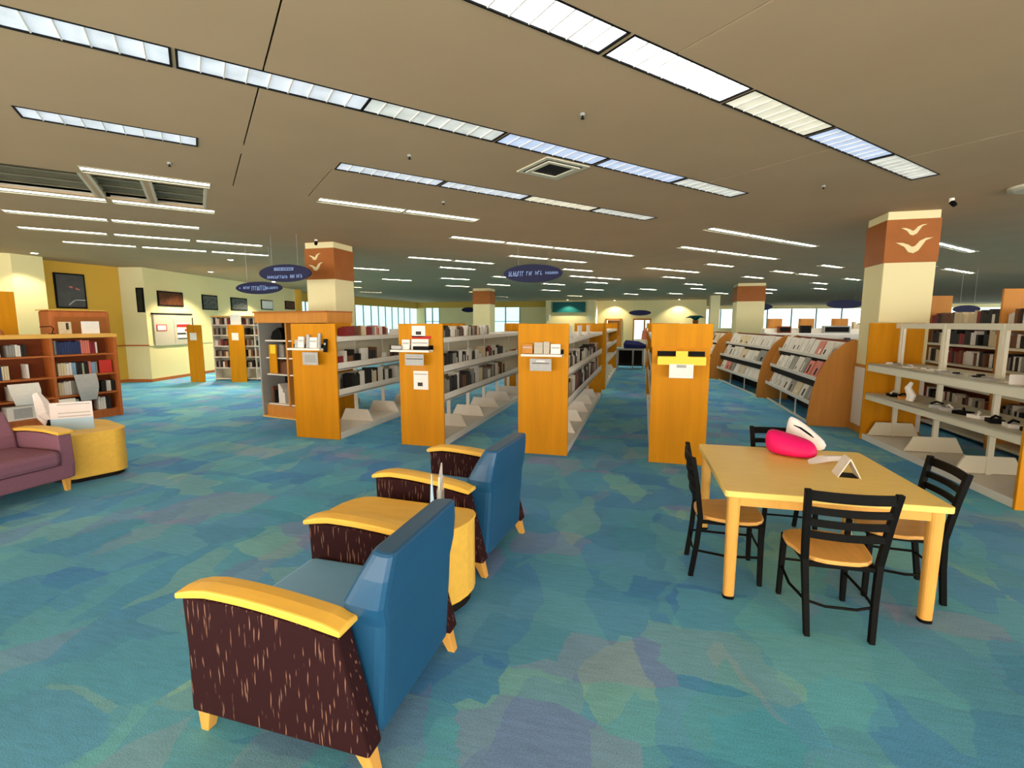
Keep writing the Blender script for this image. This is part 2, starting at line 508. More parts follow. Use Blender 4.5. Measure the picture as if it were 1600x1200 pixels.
for k, segs in rows.items():
    for i, (a, kd) in enumerate(segs):
        kind = KIND.get(k, {}).get(kd, 'far') if kd else ('farther' if Vector(sn(a, N0 + k * DN)).length > 14 else 'far')
        if k in RN:
            lab = '%s recessed ceiling light, %s one %s' % (NAMES[kind], ORD[i], RN[k])
            grp = 'ceiling lights ' + RN[k]
        else:
            lab = 'thin white ceiling light, %s from left in the %s distant row' % (nth(i + 1), ['first', 'second', 'third', 'fourth', 'fifth', 'sixth', 'seventh', 'eighth', 'ninth', 'tenth', 'eleventh', 'twelfth', 'thirteenth'][k - 2] if k >= 2 else ORD[-k - 1] + ' right hand')
            grp = 'distant ceiling lights, row ' + (ORD[k - 2] if 2 <= k < 13 else ('far' if k > 2 else 'right ' + ORD[-k - 1]))
        t = thing('ceiling_light', lab, 'ceiling light', sn(a, N0 + k * DN, CEIL - .004), TH, grp)
        for nm, me in (('frame', frame_me if kd else frame_far), ('diffuser', diff_me[kind])):
            o = D.objects.new(nm, me); COL.objects.link(o); o.parent = t
        if kd:
            for j in range(1, 9):
                o = D.objects.new('baffle', baffle_me); COL.objects.link(o); o.parent = t; o.location = (L * j / 9, 0, 0)

# return-air grilles
for gi, (a, b) in enumerate(GR):
    n0 = N0 + 2 * DN + WF + .06; n1 = N0 + 3 * DN - .06
    t = thing('air_grille', ['dark return air grille partly shut, leftmost of the three', 'dark return air grille between two lamps, middle one', 'dark return air grille between two lamps, nearest the columns'][gi], 'vent', sn(a, n0, CEIL), TH, 'return air grilles')
    MB().b2((.0, 0, .07), (b - a, n1 - n0, .08), M['grille']).build('backing', t)
    f = MB()
    f.b2((0, 0, 0), (.03, n1 - n0, .12), M['duct']); f.b2((b - a - .03, 0, 0), (b - a, n1 - n0, .12), M['duct'])
    f.build('frame', t)
    for j in range(3):
        MB().box(((b - a) / 2, (n1 - n0) * (.2 + .3 * j), .04), (b - a - .06, .05, .005), M['grille'], 0, R(35)).build('slat', t)

# supply diffuser (square) hanging a little below ceiling
c_ = Vector((-.98, 5.42, CEIL))
t = thing('ceiling_vent', 'square dark ceiling diffuser beside the second row of lights', 'vent', (-1.0, 5.38, CEIL), TH)
v = MB()
for i, hw in enumerate((.28, .21)):
    z = -.012 * (i + 1)
    v.b2((-hw, -hw, z), (hw, -hw + .045, z + .012), M['duct']); v.b2((-hw, hw - .045, z), (hw, hw, z + .012), M['duct'])
    v.b2((-hw, -hw + .045, z), (-hw + .045, hw - .045, z + .012), M['duct']); v.b2((hw - .045, -hw + .045, z), (hw, hw - .045, z + .012), M['duct'])
v.build('louvre', t)
MB().b2((-.24, -.24, -.01), (.24, .24, -.001), M['dark']).build('backing', t)
# sprinklers
for i, (x, y) in enumerate([(-.52, 4.08), (-2.29, 4.59), (-4.8, 4.15), (-2.7, 6.4), (2.05, 6.87), (2.66, 13.1)]):
    m_ = MB(); m_.tube([(0, 0, 0), (0, 0, -.02)], .022, M['greymetal']); m_.tube([(0, 0, -.02), (0, 0, -.035), (0, 0, -.04)], [.008, .008, .018], M['black'])
    tag(m_.build('sprinkler', loc=(x, y, CEIL)), 'tiny dark sprinkler head under the ceiling, %s' % ['above the middle armchairs', 'between the first two lamp rows', 'beside the dark air grilles', 'ahead of the air diffuser', 'before the right bird column', 'far beyond the tables'][i], 'sprinkler', 'ceiling sprinklers')
m_ = MB(); m_.tube([(0, 0, 0), (0, 0, -.03), (0, 0, -.05)], [.26, .26, .2], M['duct'], 24)
o = m_.build('ceiling_speaker', loc=(4.55, 7.55, CEIL)); tag(o, 'round pale ceiling disc light right of the big bird column', 'ceiling light')
for i, (x, y, z) in enumerate([(-6.35, 8.55, CEIL), (3.92, 8.0, CEIL)]):
    m_ = MB(); m_.tube([(0, 0, 0), (0, 0, -.05)], .03, M['white']); m_.tube([(0, 0, -.05), (.02, -.04, -.1)], [.035, .03], M['black'])
    tag(m_.build('security_camera', loc=(x, y, z)), ['small black camera by the top of the left bird column', 'small dark camera dangling by the right bird column'][i], 'camera')

for i, (x, y, pw, lb) in enumerate([(-14.0, 8.4, 85, 'by the pale pier at the far left'), (-13.6, 12.9, 420, 'added to brighten the notice board wall'), (-14.4, 16.6, 420, 'added to brighten the last wall pictures'), (-2.1, 36.6, 160, 'over the wooden doorway'), (2.4, 36.6, 160, 'right of the far doorways'), (-5.3, 34.9, 160, 'over the teal panel'), (-10.5, 10.6, 260, 'added to brighten the wall shelving')]):  # lamps by notice board, pictures and wall shelving added to brighten that side
    t = thing('downlight', 'small round ceiling downlight ' + lb, 'ceiling light', (x, y, CEIL), 0, 'wall washing downlights')
    q = MB(); q.tube([(0, 0, -.012), (0, 0, .0)], [.09, .09], M['duct'], 16); q.build('trim_ring', t)
    q = MB(); q.tube([(0, 0, -.016), (0, 0, -.012)], [.06, .06], M['far'], 12); q.build('lamp_glass', t)
    ld = D.lights.new('lamp_light', 'SPOT'); ld.energy = pw; ld.color = (1, .86, .6); ld.spot_size = R(120); ld.spot_blend = .4; ld.shadow_soft_size = .05
    lo = D.objects.new('lamp_light', ld); COL.objects.link(lo); lo.parent = t; lo.location = (0, 0, -.03)
# walls ------------------------------------------------------------
def wallseg(name, p, q, z0, z1, m, th=.15, parent=None, side=1):
    p, q = Vector((*p, 0)), Vector((*q, 0)); d = (q - p).normalized(); n = Vector((-d.y, d.x, 0)) * th * side
    pts = [tuple(p.xy), tuple(q.xy), tuple((q + n).xy), tuple((p + n).xy)]
    o = MB().prism(pts, z0, z1, m).build(name, parent)
    return o


WL = [(-14.9, -4), (-14.9, 8.05), (-14.65, 8.3), (-14.65, 8.95), (-15.35, 9.0), (-15.2, 11.17), (-14.5, 11.35), (-16.74, 20.7)]
wl = MB()
cols_ = ['cream', 'cream', 'cream', 'cream', 'yellow', 'column', 'cream']
for i in range(len(WL) - 1):
    p, q = Vector(WL[i]), Vector(WL[i + 1]); d = (q - p).normalized(); n = Vector((-d.y, d.x)) * .2
    wl.prism([tuple(p), tuple(q), tuple(q + n), tuple(p + n)], 0, CEIL, M[cols_[i]])
struct(wl.build('wall_left'))
# dado rail and skirting on the facet walls
tr = MB(); bb = MB()
for i in (4, 5, 6):
    p, q = Vector(WL[i]), Vector(WL[i + 1]); d = (q - p).normalized(); n = Vector((-d.y, d.x))
    tr.prism([tuple(p - n * .02), tuple(q - n * .02), tuple(q + n * .01), tuple(p + n * .01)], 1.10, 1.14, M['casewood'] if i < 6 else M['column'])
    bb.prism([tuple(p - n * .015), tuple(q - n * .015), tuple(q + n * .01), tuple(p + n * .01)], 0, .09, M['casewood'])
struct(tr.build('trim_1')); struct(bb.build('baseboard_left'))
# darker return wall then window wall
wr = MB()
wr.b2((-18.0, 20.75, 0), (-16.55, 20.95, CEIL), M['yellow'])
struct(wr.build('wall_return'))
# left window wall x=-17.6 from y 17.6 to 36.5 with windows z 1.0..2.93
wm = MB()
wm.b2((-18.0, 20.95, 0), (-17.8, 36.6, .9), M['cream']); wm.b2((-18.0, 20.95, 2.95), (-17.8, 36.6, CEIL), M['ochre'])
struct(wm.build('wall_west'))
wn = MB(); wn.b2((-17.98, 20.95, .9), (-17.94, 36.5, 2.95), M['blind'])
wo = struct(wn.build('window_1'))
for y in [21.0 + .95 * i for i in range(16)]:
    MB().b2((-17.94, y, .9), (-17.88, y + .05, 2.95), M['mullion']).build('mullion', wo)
# back wall, left part with windows
wm = MB()
wm.b2((-18, 36.5, 0), (-7, 36.7, .9), M['cream']); wm.b2((-18, 36.5, 3.0), (-7, 36.7, CEIL), M['ochre'])
for a, b in ((-18, -17.2), (-15.9, -12.7), (-9.2, -7.0)):
    wm.b2((a, 36.5, .9), (b, 36.7, 3.0), M['cream'])
struct(wm.build('wall_back'))
for i, (a, b) in enumerate(((-17.2, -15.9), (-12.7, -9.2))):
    wn = MB(); wn.b2((a, 36.62, .9), (b, 36.66, 3.0), M['blind']); wo = struct(wn.build('window_%d' % (i + 2)))
    n = 3 if i else 2
    for j in range(n + 1):
        x = a + (b - a - .08) * j / n
        MB().b2((x, 36.52, .9), (x + .08, 36.6, 3.0), M['mullion']).build('mullion', wo)
    MB().b2((a + .08, 36.53, 1.9), (b - .08, 36.6, 1.95), M['mullion']).build('transom', wo)
# projecting block with teal panel
wm = MB(); wm.b2((-7.0, 35.7, 0), (-3.4, 36.7, CEIL), M['cream']); wm.b2((-7.0, 35.5, 2.5), (-6.6, 35.7, CEIL), M['column']); wm.b2((-3.95, 35.5, 2.5), (-3.5, 35.7, CEIL), M['column'])
struct(wm.build('wall_service'))
tag(MB().b2((-6.5, 35.5, 2.58), (-4.1, 35.69, 3.32), M['teal']).build('wall_panel'), 'dark teal panel high on the projecting cream block', 'panel')
for i, x in enumerate((-6.75, -3.75)):
    m_ = MB(); m_.tube([(0, 0, 0), (0, 0, .18), (0, 0, .42)], [.06, .1, .16], M['offwhite'], 10); m_.tube([(0, 0, .2), (0, .25, .2)], .03, M['offwhite'])
    tag(m_.build('wall_sconce', loc=(x, 35.42, 1.95)), 'small cream wall light %s the teal panel' % ['left below', 'right below'][i], 'wall lamp')
# cream wall with two openings
wm = MB()
xs = [(-3.4, -2.75), (-1.55, -.75), (.55, 4.3)]
for a, b in xs: wm.b2((a, 37.2, 0), (b, 37.4, CEIL), M['cream'])
for a, b in ((-2.75, -1.55), (-.75, .55)): wm.b2((a, 37.2, 2.05), (b, 37.4, CEIL), M['cream'])
struct(wm.build('wall_back_centre'))
for i, (a, b) in enumerate(((-2.75, -1.55), (-.75, .55))):
    f = MB(); f.b2((a, 37.1, 0), (a + .12, 37.2, 2.05), M['tan']); f.b2((b - .12, 37.1, 0), (b, 37.2, 2.05), M['tan']); f.b2((a, 37.1, 2.0), (b, 37.2, 2.13), M['tan'])
    o = struct(f.build('door_%d' % (i + 1)))
    MB().b2((a + .12, 37.5, 0), (b - .12, 37.55, 2.0), M['blind'] if i else M['tan']).build('door_leaf', o)
    if i:
        MB().b2((.02, 37.4, 0), (.14, 37.48, 2.0), M['tan']).build('door_post', o)
# right far wall with windows
wm = MB(); wm.b2((4.3, 52, 0), (45, 52.2, 1.3), M['cream']); wm.b2((4.3, 52, 3.15), (45, 52.2, CEIL), M['cream']); wm.b2((4.1, 37.4, 0), (4.3, 52, CEIL), M['cream'])
struct(wm.build('wall_back_right'))
wn = MB(); wn.b2((4.3, 52.1, 1.3), (45, 52.14, 3.15), M['daylight']); wo = struct(wn.build('window_4'))
for j in range(19):
    MB().b2((5.2 + 2.1 * j, 52.0, 1.3), (5.3 + 2.1 * j, 52.08, 3.15), M['mullion']).build('mullion', wo)


# columns ------------------------------------------------------------
def bird(m, cx, cz, s, y, T=None, flip=1):
    up = [(-1, .26), (-.62, .24), (-.30, .12), (-.10, -.02), (.08, .04), (.30, .34), (.62, .50), (1.0, .52), (.62, .36), (.46, .08), (.26, -.26), (.0, -.42), (-.28, -.34), (-.5, -.02), (-.78, .14)]
    m.xz([(cx + flip * px * s, cz + pz * s) for px, pz in up], y - .012, y, M['birdc'], T)


def column(x0, x1, y0, y1, label, birds, wains=False):
    t = thing('column', label, 'column', ((x0 + x1) / 2, (y0 + y1) / 2, 0))
    hx, hy = (x1 - x0) / 2, (y1 - y0) / 2
    MB().b2((-hx, -hy, 0), (hx, hy, CEIL), M['column']).build('shaft', t, .01)
    MB().b2((-hx - .012, -hy - .012, 2.70), (hx + .012, hy + .012, 3.33), M['brown']).build('band', t, .004)
    MB().b2((-hx - .015, -hy - .015, 0), (hx + .015, hy + .015, .12), M['tan']).build('skirting', t)
    if wains:
        MB().b2((-hx - .02, -hy - .02, 1.08), (hx + .02, hy + .02, 1.13), M['tan']).build('rail', t)
        MB().b2((-hx - .008, -hy - .008, .12), (hx + .008, hy + .008, 1.08), M['white']).build('wainscot', t)
    for (cx, cz, s) in birds:
        m = MB(); bird(m, cx, cz, s, -hy - .012); m.build('bird_relief', t)
    return t


column(3.49, 4.16, 8.71, 9.38, 'square cream column with brown band and two gulls beside the right shelving', [(.0, 3.16, .165), (.02, 2.93, .235)], True)
column(-6.85, -6.17, 8.85, 9.53, 'square cream column with brown band and two gulls behind the first shelf row', [(-.1, 3.15, .14), (-.08, 2.95, .18)])
column(-8.0, -7.15, 22.4, 23.25, 'distant square cream column with plain brown band seen above the second shelf row', [])
column(3.78, 4.85, 22.4, 23.4, 'distant cream column with brown band beyond the curved display racks', [])
t = thing('pillar', 'slender plain cream pillar left of the distant banded column', 'column', (4.15, 32, 0))
MB().b2((-.27, -.27, 0), (.27, .27, CEIL), M['column']).build('shaft', t)


# oval hanging signs -----------------------------------------------------
def oval_sign(x, y, z, a, b, label, marks, rz=0):
    t = thing('hanging_sign', label, 'sign', (x, y, z), rz, 'oval hanging signs')
    n = 40
    MB().xz([(a * math.cos(2 * math.pi * i / n), b * math.sin(2 * math.pi * i / n)) for i in range(n)], -.02, .02, M['navy']).build('board', t, .006)
    for sx in (-.5, .5):
        MB().tube([(sx * a, 0, b * .8), (sx * a, 0, CEIL - z)], .003, M['greymetal'], 5).build('wire', t)
    if marks:
        m = MB()
        for (u0, v0, u1, v1) in marks:
            m.xz([(u0 * a, v0 * b), (u1 * a, v0 * b), (u1 * a + .01, v1 * b), (u0 * a + .01, v1 * b)], -.026, -.02, M['signink'])
        m.build('lettering', t)
    return t


def letters(u0, u1, v, h, seed, gaps=()):
    """small strokes standing for the sign's blurred lettering"""
    rnd = random.Random(seed); out = []; u = u0
    while u < u1:
        wd = rnd.uniform(.03, .055)
        if not any(a < u < b for a, b in gaps):
            out.append((u, v - h, u + .016, v + h)); k = rnd.random()
            if k < .4: out.append((u, v + h * .55, u + wd, v + h))
            elif k < .7: out.append((u, v - h, u + wd, v - h * .55))
            else: out.append((u, v - h * .2, u + wd, v + h * .2))
            if k > .5: out.append((u + wd, v - h, u + wd + .014, v + h * .5))
        u += wd + .035
    return out


m1 = [(-.4, .55, .33, .62), (-.4, .3, .33, .36), (-.4, .3, -.37, .62), (.31, .3, .33, .62)] + letters(-.36, .29, .45, .06, 3) + letters(-.68, .1, -.42, .17, 5) + letters(.2, .36, -.36, .2, 8) + letters(.44, .66, -.34, .2, 6)
oval_sign(-6.62, 7.95, 2.74, .54, .165, 'dark blue oval hanging sign with two text lines overlapping the left bird column', m1, R(6))
m2 = letters(-.84, -.8, 0, .1, 1) + letters(-.66, -.34, .05, .22, 2) + letters(-.3, .02, -.05, .35, 7) + letters(.06, .3, .0, .4, 4) + letters(.32, .78, 0, .2, 11)
oval_sign(-8.2, 9.0, 2.565, .56, .135, 'dark blue oval hanging sign, lower and left of its neighbour, one text line', m2, R(6))
m3 = letters(-.82, -.3, -.02, .28, 21) + letters(-.22, 0, 0, .22, 22) + letters(.08, .3, .05, .22, 23) + letters(.42, .84, .04, .16, 24)
oval_sign(-2.25, 10.0, 2.82, .62, .185, 'dark blue oval hanging sign above the third shelf row', m3, R(4))
oval_sign(-.22, 30.0, 2.4, .64, .16, 'grey green oval hanging sign far down the middle aisle', None)
oval_sign(-12.3, 33.5, 2.75, .55, .18, 'dark oval hanging sign behind the distant left column', None)
oval_sign(5.0, 25.0, 2.54, .75, .19, 'dark oval hanging sign half hidden by the distant banded column', None)
oval_sign(8.5, 24.5, 2.62, .72, .19, 'dark oval hanging sign between the distant column and the bird column', None)
oval_sign(9.76, 18.5, 2.23, .36, .12, 'blue oval hanging sign above the tall bookcases at right', None)

# ------------------------------------------------------------------ books
bookme = {}


def book_mesh(col):
    if col not in bookme:
        m = MB(); c = M['book ' + col]
        m.b2((0, 0, 0), (1, .04, 1), c); m.b2((0, .04, 0), (.1, 1, 1), c); m.b2((.9, .04, 0), (1, 1, 1), c)
        m.b2((.1, .04, .03), (.9, .95, .97), M['paper'])
        bookme[col] = m.mesh('book')
    return bookme[col]


NB = [0]


def book(p, th, dp, ht, rz, col, label, group, lean=0, name='book', cat='book'):
    """p = lower left corner of the spine, spine facing local -Y"""
    o = D.objects.new(name, book_mesh(col))
    COL.objects.link(o)
    o.location = (p[0], p[1], p[2] + .004); o.scale = (th, dp, ht); o.rotation_euler = (0, lean, rz)
    tag(o, label, cat, group); NB[0] += 1
    return o


def fill(p, d, length, rz, where, cols, hmin, hmax, tmin, tmax, dp, gap=.15, seed=0, name='book', cat='book', stuff=False):
    """row of upright books from p along direction d"""
    if stuff:
        rnd = random.Random(seed); u = 0; q = MB()
        while u < length - tmax:
            if rnd.random() < gap: u += rnd.uniform(.03, .1)
            th = rnd.uniform(tmin, tmax)
            q.b2((u, 0, 0), (u + th, dp, rnd.uniform(hmin, hmax)), M['book ' + rnd.choice(cols)]); u += th + .004
        o = q.build('books', loc=(p[0], p[1], p[2] + .004), rz=rz)
        tag(o, 'row of small mixed books on ' + where, 'books'); o['kind'] = 'stuff'
        return
    rnd = random.Random(seed); u = 0; col = rnd.choice(cols); cnt = 0
    while u < length - tmax:
        if rnd.random() < gap:
            u += rnd.uniform(.03, .12); col = rnd.choice(cols)
        if rnd.random() < .5: col = rnd.choice(cols)
        th = rnd.uniform(tmin, tmax); ht = rnd.uniform(hmin, hmax)
        tall = 'tall' if ht > (hmin + hmax) / 2 else 'short'
        q = (p[0] + d[0] * u, p[1] + d[1] * u, p[2])
        cnt += 1
        lab = '%s %s book, %s from left on %s' % (tall, col, nth(cnt), where)
        book(q, th, dp, ht, rz, col, lab, ('books on ' if name == 'book' else 'disc cases on ') + where, 0, name, cat)
        u += th + .003


# ------------------------------------------------------------------ shelf rows
BAY = .92


def bracket_shape(t, y, hw, h=.2, m='white'):
    b = MB(); b.xz([(-hw, .1), (hw, .1), (hw - .1, h + .1), (-hw + .1, h + .1)], y - .012, y + .012, M[m])
    return b.build('base_bracket', t)


def gondola(cx, y0, nb, hw, label, panel='orange', m='white', group='double sided shelf rows', endpanel=True, far_panel=True, wl_=0.0, back=True, top=True):
    t = thing('shelving_unit', label, 'shelving', (cx, y0, 0), 0, group)
    Lg = nb * BAY
    if endpanel:
        MB().b2((-hw - .01 - wl_, 0, 0), (hw + .01, .035, 1.79), M[panel]).build('end_panel', t, .006)
    if far_panel:
        MB().b2((-hw - .01, Lg + .06, 0), (hw + .01, Lg + .09, 1.79), M[panel]).build('end_panel', t, .006)
    a, b = .036, Lg + .06
    q = MB(); q.b2((-hw, a, 0), (hw, b, .075), M[m]); q.b2((-hw, a, .075), (hw, b, .1), M[m])
    q.build('base_deck', t, .004)
    for s in (-1, 1):
        for z0, z1, dep in ((.66, .78, 1), (1.07, 1.19, 1)):
            x0, x1 = sorted((s * .02, s * hw * dep))
            xe = s * hw * dep
            q = MB(); q.b2((x0, a, z0 + .01), (x1, b, z0 + .03), M[m])
            q.b2((min(xe, xe - s * .015), a, z0), (max(xe, xe - s * .015), b, z1), M[m])
            q.build('bin_shelf', t, .003)
            # dividers
        if top:
            x0, x1 = sorted((s * .001, s * hw))
            q = MB(); q.b2((x0, a, 1.52), (x1, b, 1.59), M[m]); q.build('top_shelf', t, .004)
    if back:
        MB().b2((-.012, a, .70), (.012, b, .98), M['offwhite']).build('back_panel', t)
        MB().b2((-.012, a, 1.16), (.012, b, 1.52), M['offwhite']).build('back_panel', t)
    for k in range(nb + 1):
        y = .09 + k * BAY - (.05 if k == nb else 0)
        MB().b2((-.03, y - .015, .1), (.03, y + .015, 1.52 if top else 1.7), M['greymetal'] if m == 'offwhite' else M[m]).build('upright', t)
        if 0 < k < nb or m == 'offwhite': bracket_shape(t, y, hw - .02, .2, m)
    return t


RX = [-4.83, -3.085, -1.29, .465]
RN_ = ['first', 'second', 'third', 'fourth']
Y0 = 6.38
for i, x in enumerate(RX):
    gondola(x, Y0, 6 if i < 3 else 6, .335, ['white shelf row with orange end panel, leftmost, nearest the blue armchairs side', 'white shelf row with orange end panel carrying two notices', 'white shelf row with orange end panel and one notice, third from left', 'white shelf row with orange end panel and yellow ledge, right of the aisle'][i], wl_=.1 if i == 0 else 0)
for i, x in enumerate(RX[2:]):
    gondola(x, Y0 + 6 * BAY + 1.3, 6, .335, 'white shelf row with orange end panels farther down, in line with the %s row' % RN_[i + 2])


# media on the right hand faces of rows 1-3
def bins(cx, nlen, rn, side=1, seed=0, dens=1.0, y_from=.1):
    rnd = random.Random(seed)
    x = cx + side * .30
    rz = R(90) if side > 0 else R(-90)
    for z, zz, hh in ((.70, 'lower shelf', (.22, .34)), (1.11, 'middle shelf', (.15, .27))):
        y = Y0 + y_from; k = 0
        while y < Y0 + y_from + nlen:
            if rnd.random() < .12: y += rnd.uniform(.1, .3)
            face = rnd.random() < .4
            col = rnd.choice(['black', 'black', 'white', 'white', 'white', 'cream', 'white', 'grey', 'black', 'black', 'dark red', 'brown'])
            th = rnd.uniform(.1, .15) if face else rnd.uniform(.02, .05)
            dp = .03 if face else .17
            h = rnd.uniform(*hh)
            q = (x, y, z)
            k += 1
            lab = '%s %s disc case, %s from the end panel, %s of the %s row' % (col, 'face-out' if face else 'spine-out', nth(k), zz, rn)
            book((x if side > 0 else x, y if side > 0 else y + th, z), th, dp, h, rz, col, lab, 'disc cases on the %s of the %s row' % (zz, rn), 0, 'disc_case', 'disc case')
            y += th + rnd.uniform(.004, .03)


def topbooks(cx, y_a, y_b, rn, seed, cols):
    fill((cx + .28, y_a, 1.59), (0, 1), y_b - y_a, R(90), 'top of the %s shelf row' % rn, cols, .1, .17, .02, .045, .14, .12, seed)


bins(RX[0], 1.95, 'first', seed=11)
bins(RX[1], 3.3, 'second', seed=12)
bins(RX[2], 4.8, 'third', seed=13)
topbooks(RX[0], Y0 + .35, Y0 + 1.7, 'first', 21, ['grey', 'white', 'dark red', 'salmon pink', 'brown', 'cream'])
topbooks(RX[1], Y0 + .1, Y0 + 2.4, 'second', 22, ['grey', 'black', 'white', 'cream', 'brown'])
# white sign plates on row three's top
for k in range(3):
    m_ = MB(); m_.box((0, 0, .085), (.012, .5, .17), M['paper']); m_.box((.03, 0, .004), (.06, .2, .008), M['glass'])
    tag(m_.build('shelf_sign', loc=(RX[2] + .25, Y0 + .6 + k * 1.3, 1.59)), 'blank white sign plate on top of the third row, %s from the end panel' % ['first', 'second', 'third'][k], 'sign', 'white plates on the third row')
o = MB(); o.b2((0, 0, 0), (.02, .4, .1), M['paper']); o.b2((-.05, .05, .0), (.0, .35, .006), M['paper'])
tag(o.build('shelf_sign', loc=(RX[0] + .27, Y0 + 1.75, 1.59)), 'white sign plate on top of the first row', 'sign')


# ledges with leaflets on end panels
def paper(name, x0, x1, z0, z1, y, m, label, th=.004, marks=None, tilt=0, cat='paper'):
    q = MB(); q.b2((x0, y - th, z0), (x1, y, z1), M[m])
    for (a, b, c, d, mm) in marks or []:
        q.b2((x0 + (x1 - x0) * a, y - th - .002, z0 + (z1 - z0) * b), (x0 + (x1 - x0) * c, y - th, z0 + (z1 - z0) * d), M[mm])
    o = q.build(name)
    return tag(o, label, cat)


def ledge(cx, xa, xb, ztop, label, m='white', dark=True):
    t = thing('leaflet_ledge', label, 'shelf', (cx, Y0 + .001, ztop))
    MB().b2((xa, -.16, -.03), (xb, 0, 0), M[m]).build('ledge', t, .003)
    if m == 'yellowp':
        MB().b2((xa, -.165, -.1), (xb, -.16, -.0), M[m]).build('front_lip', t)
    MB().b2((xa, -.012, 0), (xb, -.0, .06), M['black']).build('back_strip', t)
    return t


def leaflet(x, w_, z, h, col, label, group, dp=.03, y=-.06):
    q = MB(); q.b2((-w_ / 2, -dp / 2, 0), (w_ / 2, dp / 2, h), M[col]); q.b2((-w_ / 2 + .01, -dp / 2 - .002, h * .55), (w_ / 2 - .01, -dp / 2, h * .7), M['greypaper'])
    o = q.build('leaflet', loc=(x, Y0 + y, z)); o.rotation_euler.x = R(-6)
    return tag(o, label, 'leaflet', group)


# row 1
ledge(RX[0], -.4, .17, 1.42, 'white leaflet ledge on the first end panel')
rnd = random.Random(3)
for k, (dx, w_, h, c, lb) in enumerate([(-.3, .06, .12, 'greypaper', 'leftmost grey leaflet'), (-.22, .1, .17, 'paper', 'curled white booklet'), (-.1, .05, .2, 'greypaper', 'narrow grey booklet'), (0, .13, .16, 'paper', 'wide white booklet'), (.1, .04, .22, 'greypaper', 'tall grey booklet')]):
    leaflet(RX[0] + dx, w_, 1.422, h, c, '%s on the ledge of the first end panel' % lb, 'leaflets on the first ledge')
leaflet(RX[0] + .2, .05, 1.36, .2, 'black', 'black upright holder at the right end of the first ledge', 'leaflets on the first ledge')
paper('hanging_notice', RX[0] - .15, RX[0] + .12, 1.17, 1.36, Y0 - .13, 'greypaper', 'grey notice hanging under the ledge of the first end panel', marks=[(.15, .2, .85, .8, 'greymetal')], cat='notice')
# row 2
ledge(RX[1], -.4, .2, 1.42, 'cluttered white ledge on the second end panel')
paper('notice', RX[1] - .13, RX[1] + .08, 1.6, 1.76, Y0, 'paper', 'white notice with dark picture at top of the second end panel', marks=[(.3, .2, .7, .5, 'ink')], cat='notice')
leaflet(RX[1] - .32, .15, 1.424, .05, 'greypaper', 'low grey tray at the left of the second ledge', 'leaflets on the second ledge', .1, -.085)
leaflet(RX[1] - .2, .12, 1.422, .14, 'paper', 'rounded white booklet on the second ledge', 'leaflets on the second ledge')
leaflet(RX[1] + .02, .26, 1.422, .15, 'paper', 'wide white leaflet with red top on the second ledge', 'leaflets on the second ledge')
q = MB(); q.b2((-.12, -.02, 0), (.12, .02, .05), M['black']); tag(q.build('stapler', loc=(RX[1] + .07, Y0 - .12, 1.422)), 'black bar on the second ledge', 'tray')
q = MB(); q.b2((-.15, -.004, 0), (.15, 0, .04), M['redink']); tag(q.build('red_strip', loc=(RX[1] + .02, Y0, 1.575)), 'red header strip behind leaflets on the second end panel', 'strip')
paper('hanging_notice', RX[1] - .18, RX[1] + .11, 1.2, 1.36, Y0 - .13, 'greypaper', 'grey printed notice hanging under the second ledge', marks=[(.05, .55, .95, .62, 'ink'), (.05, .8, .95, .85, 'greymetal')], cat='notice')
paper('strip_label', RX[1] - .15, RX[1] + .08, 1.13, 1.165, Y0, 'tan', 'brown label strip on the second end panel', cat='label')
paper('notice', RX[1] - .12, RX[1] + .11, .84, 1.11, Y0, 'paper', 'white notice with a small dark square low on the second end panel', marks=[(.28, .18, .62, .38, 'ink'), (.05, .8, .95, .86, 'greypaper')], cat='notice')
# row 3
ledge(RX[2], -.27, .28, 1.39, 'white ledge with black strip on the third end panel')
for k, (dx, w_, h, c, lb) in enumerate([(-.2, .14, .13, 'tan', 'brown open leaflet'), (-.05, .12, .15, 'cork', 'grey brown open leaflet'), (.06, .08, .16, 'cork', 'beige folded leaflet'), (.18, .13, .13, 'paper', 'white square card')]):
    leaflet(RX[2] + dx, w_, 1.392, h, c, '%s on the ledge of the third end panel' % lb, 'leaflets on the third ledge')
paper('hanging_notice', RX[2] - .15, RX[2] + .14, 1.17, 1.33, Y0 - .13, 'greypaper', 'pale grey notice hanging under the third ledge', marks=[(.1, .6, .9, .66, 'ink'), (.3, .75, .7, .85, 'paper')], cat='notice')
# row 4
ledge(RX[3], -.28, .28, 1.39, 'yellow ledge on the fourth end panel', 'yellowp')
paper('strip_label', RX[3] - .07, RX[3] + .07, 1.37, 1.46, Y0 - .165, 'yellowp', 'yellow tab on the middle of the fourth ledge', cat='label')
paper('hanging_notice', RX[3] - .14, RX[3] + .14, 1.13, 1.30, Y0 - .165, 'paper', 'white notice hanging under the yellow ledge', marks=[(.3, .75, .7, .95, 'greymetal')], cat='notice')
o = MB().b2((-.36, -.03, 0), (.36, 0, .29), M['orange']).build('header_board', loc=(RX[3], Y0 - .001, 1.5)); tag(o, 'orange header board across the top of the fourth end panel', 'board')


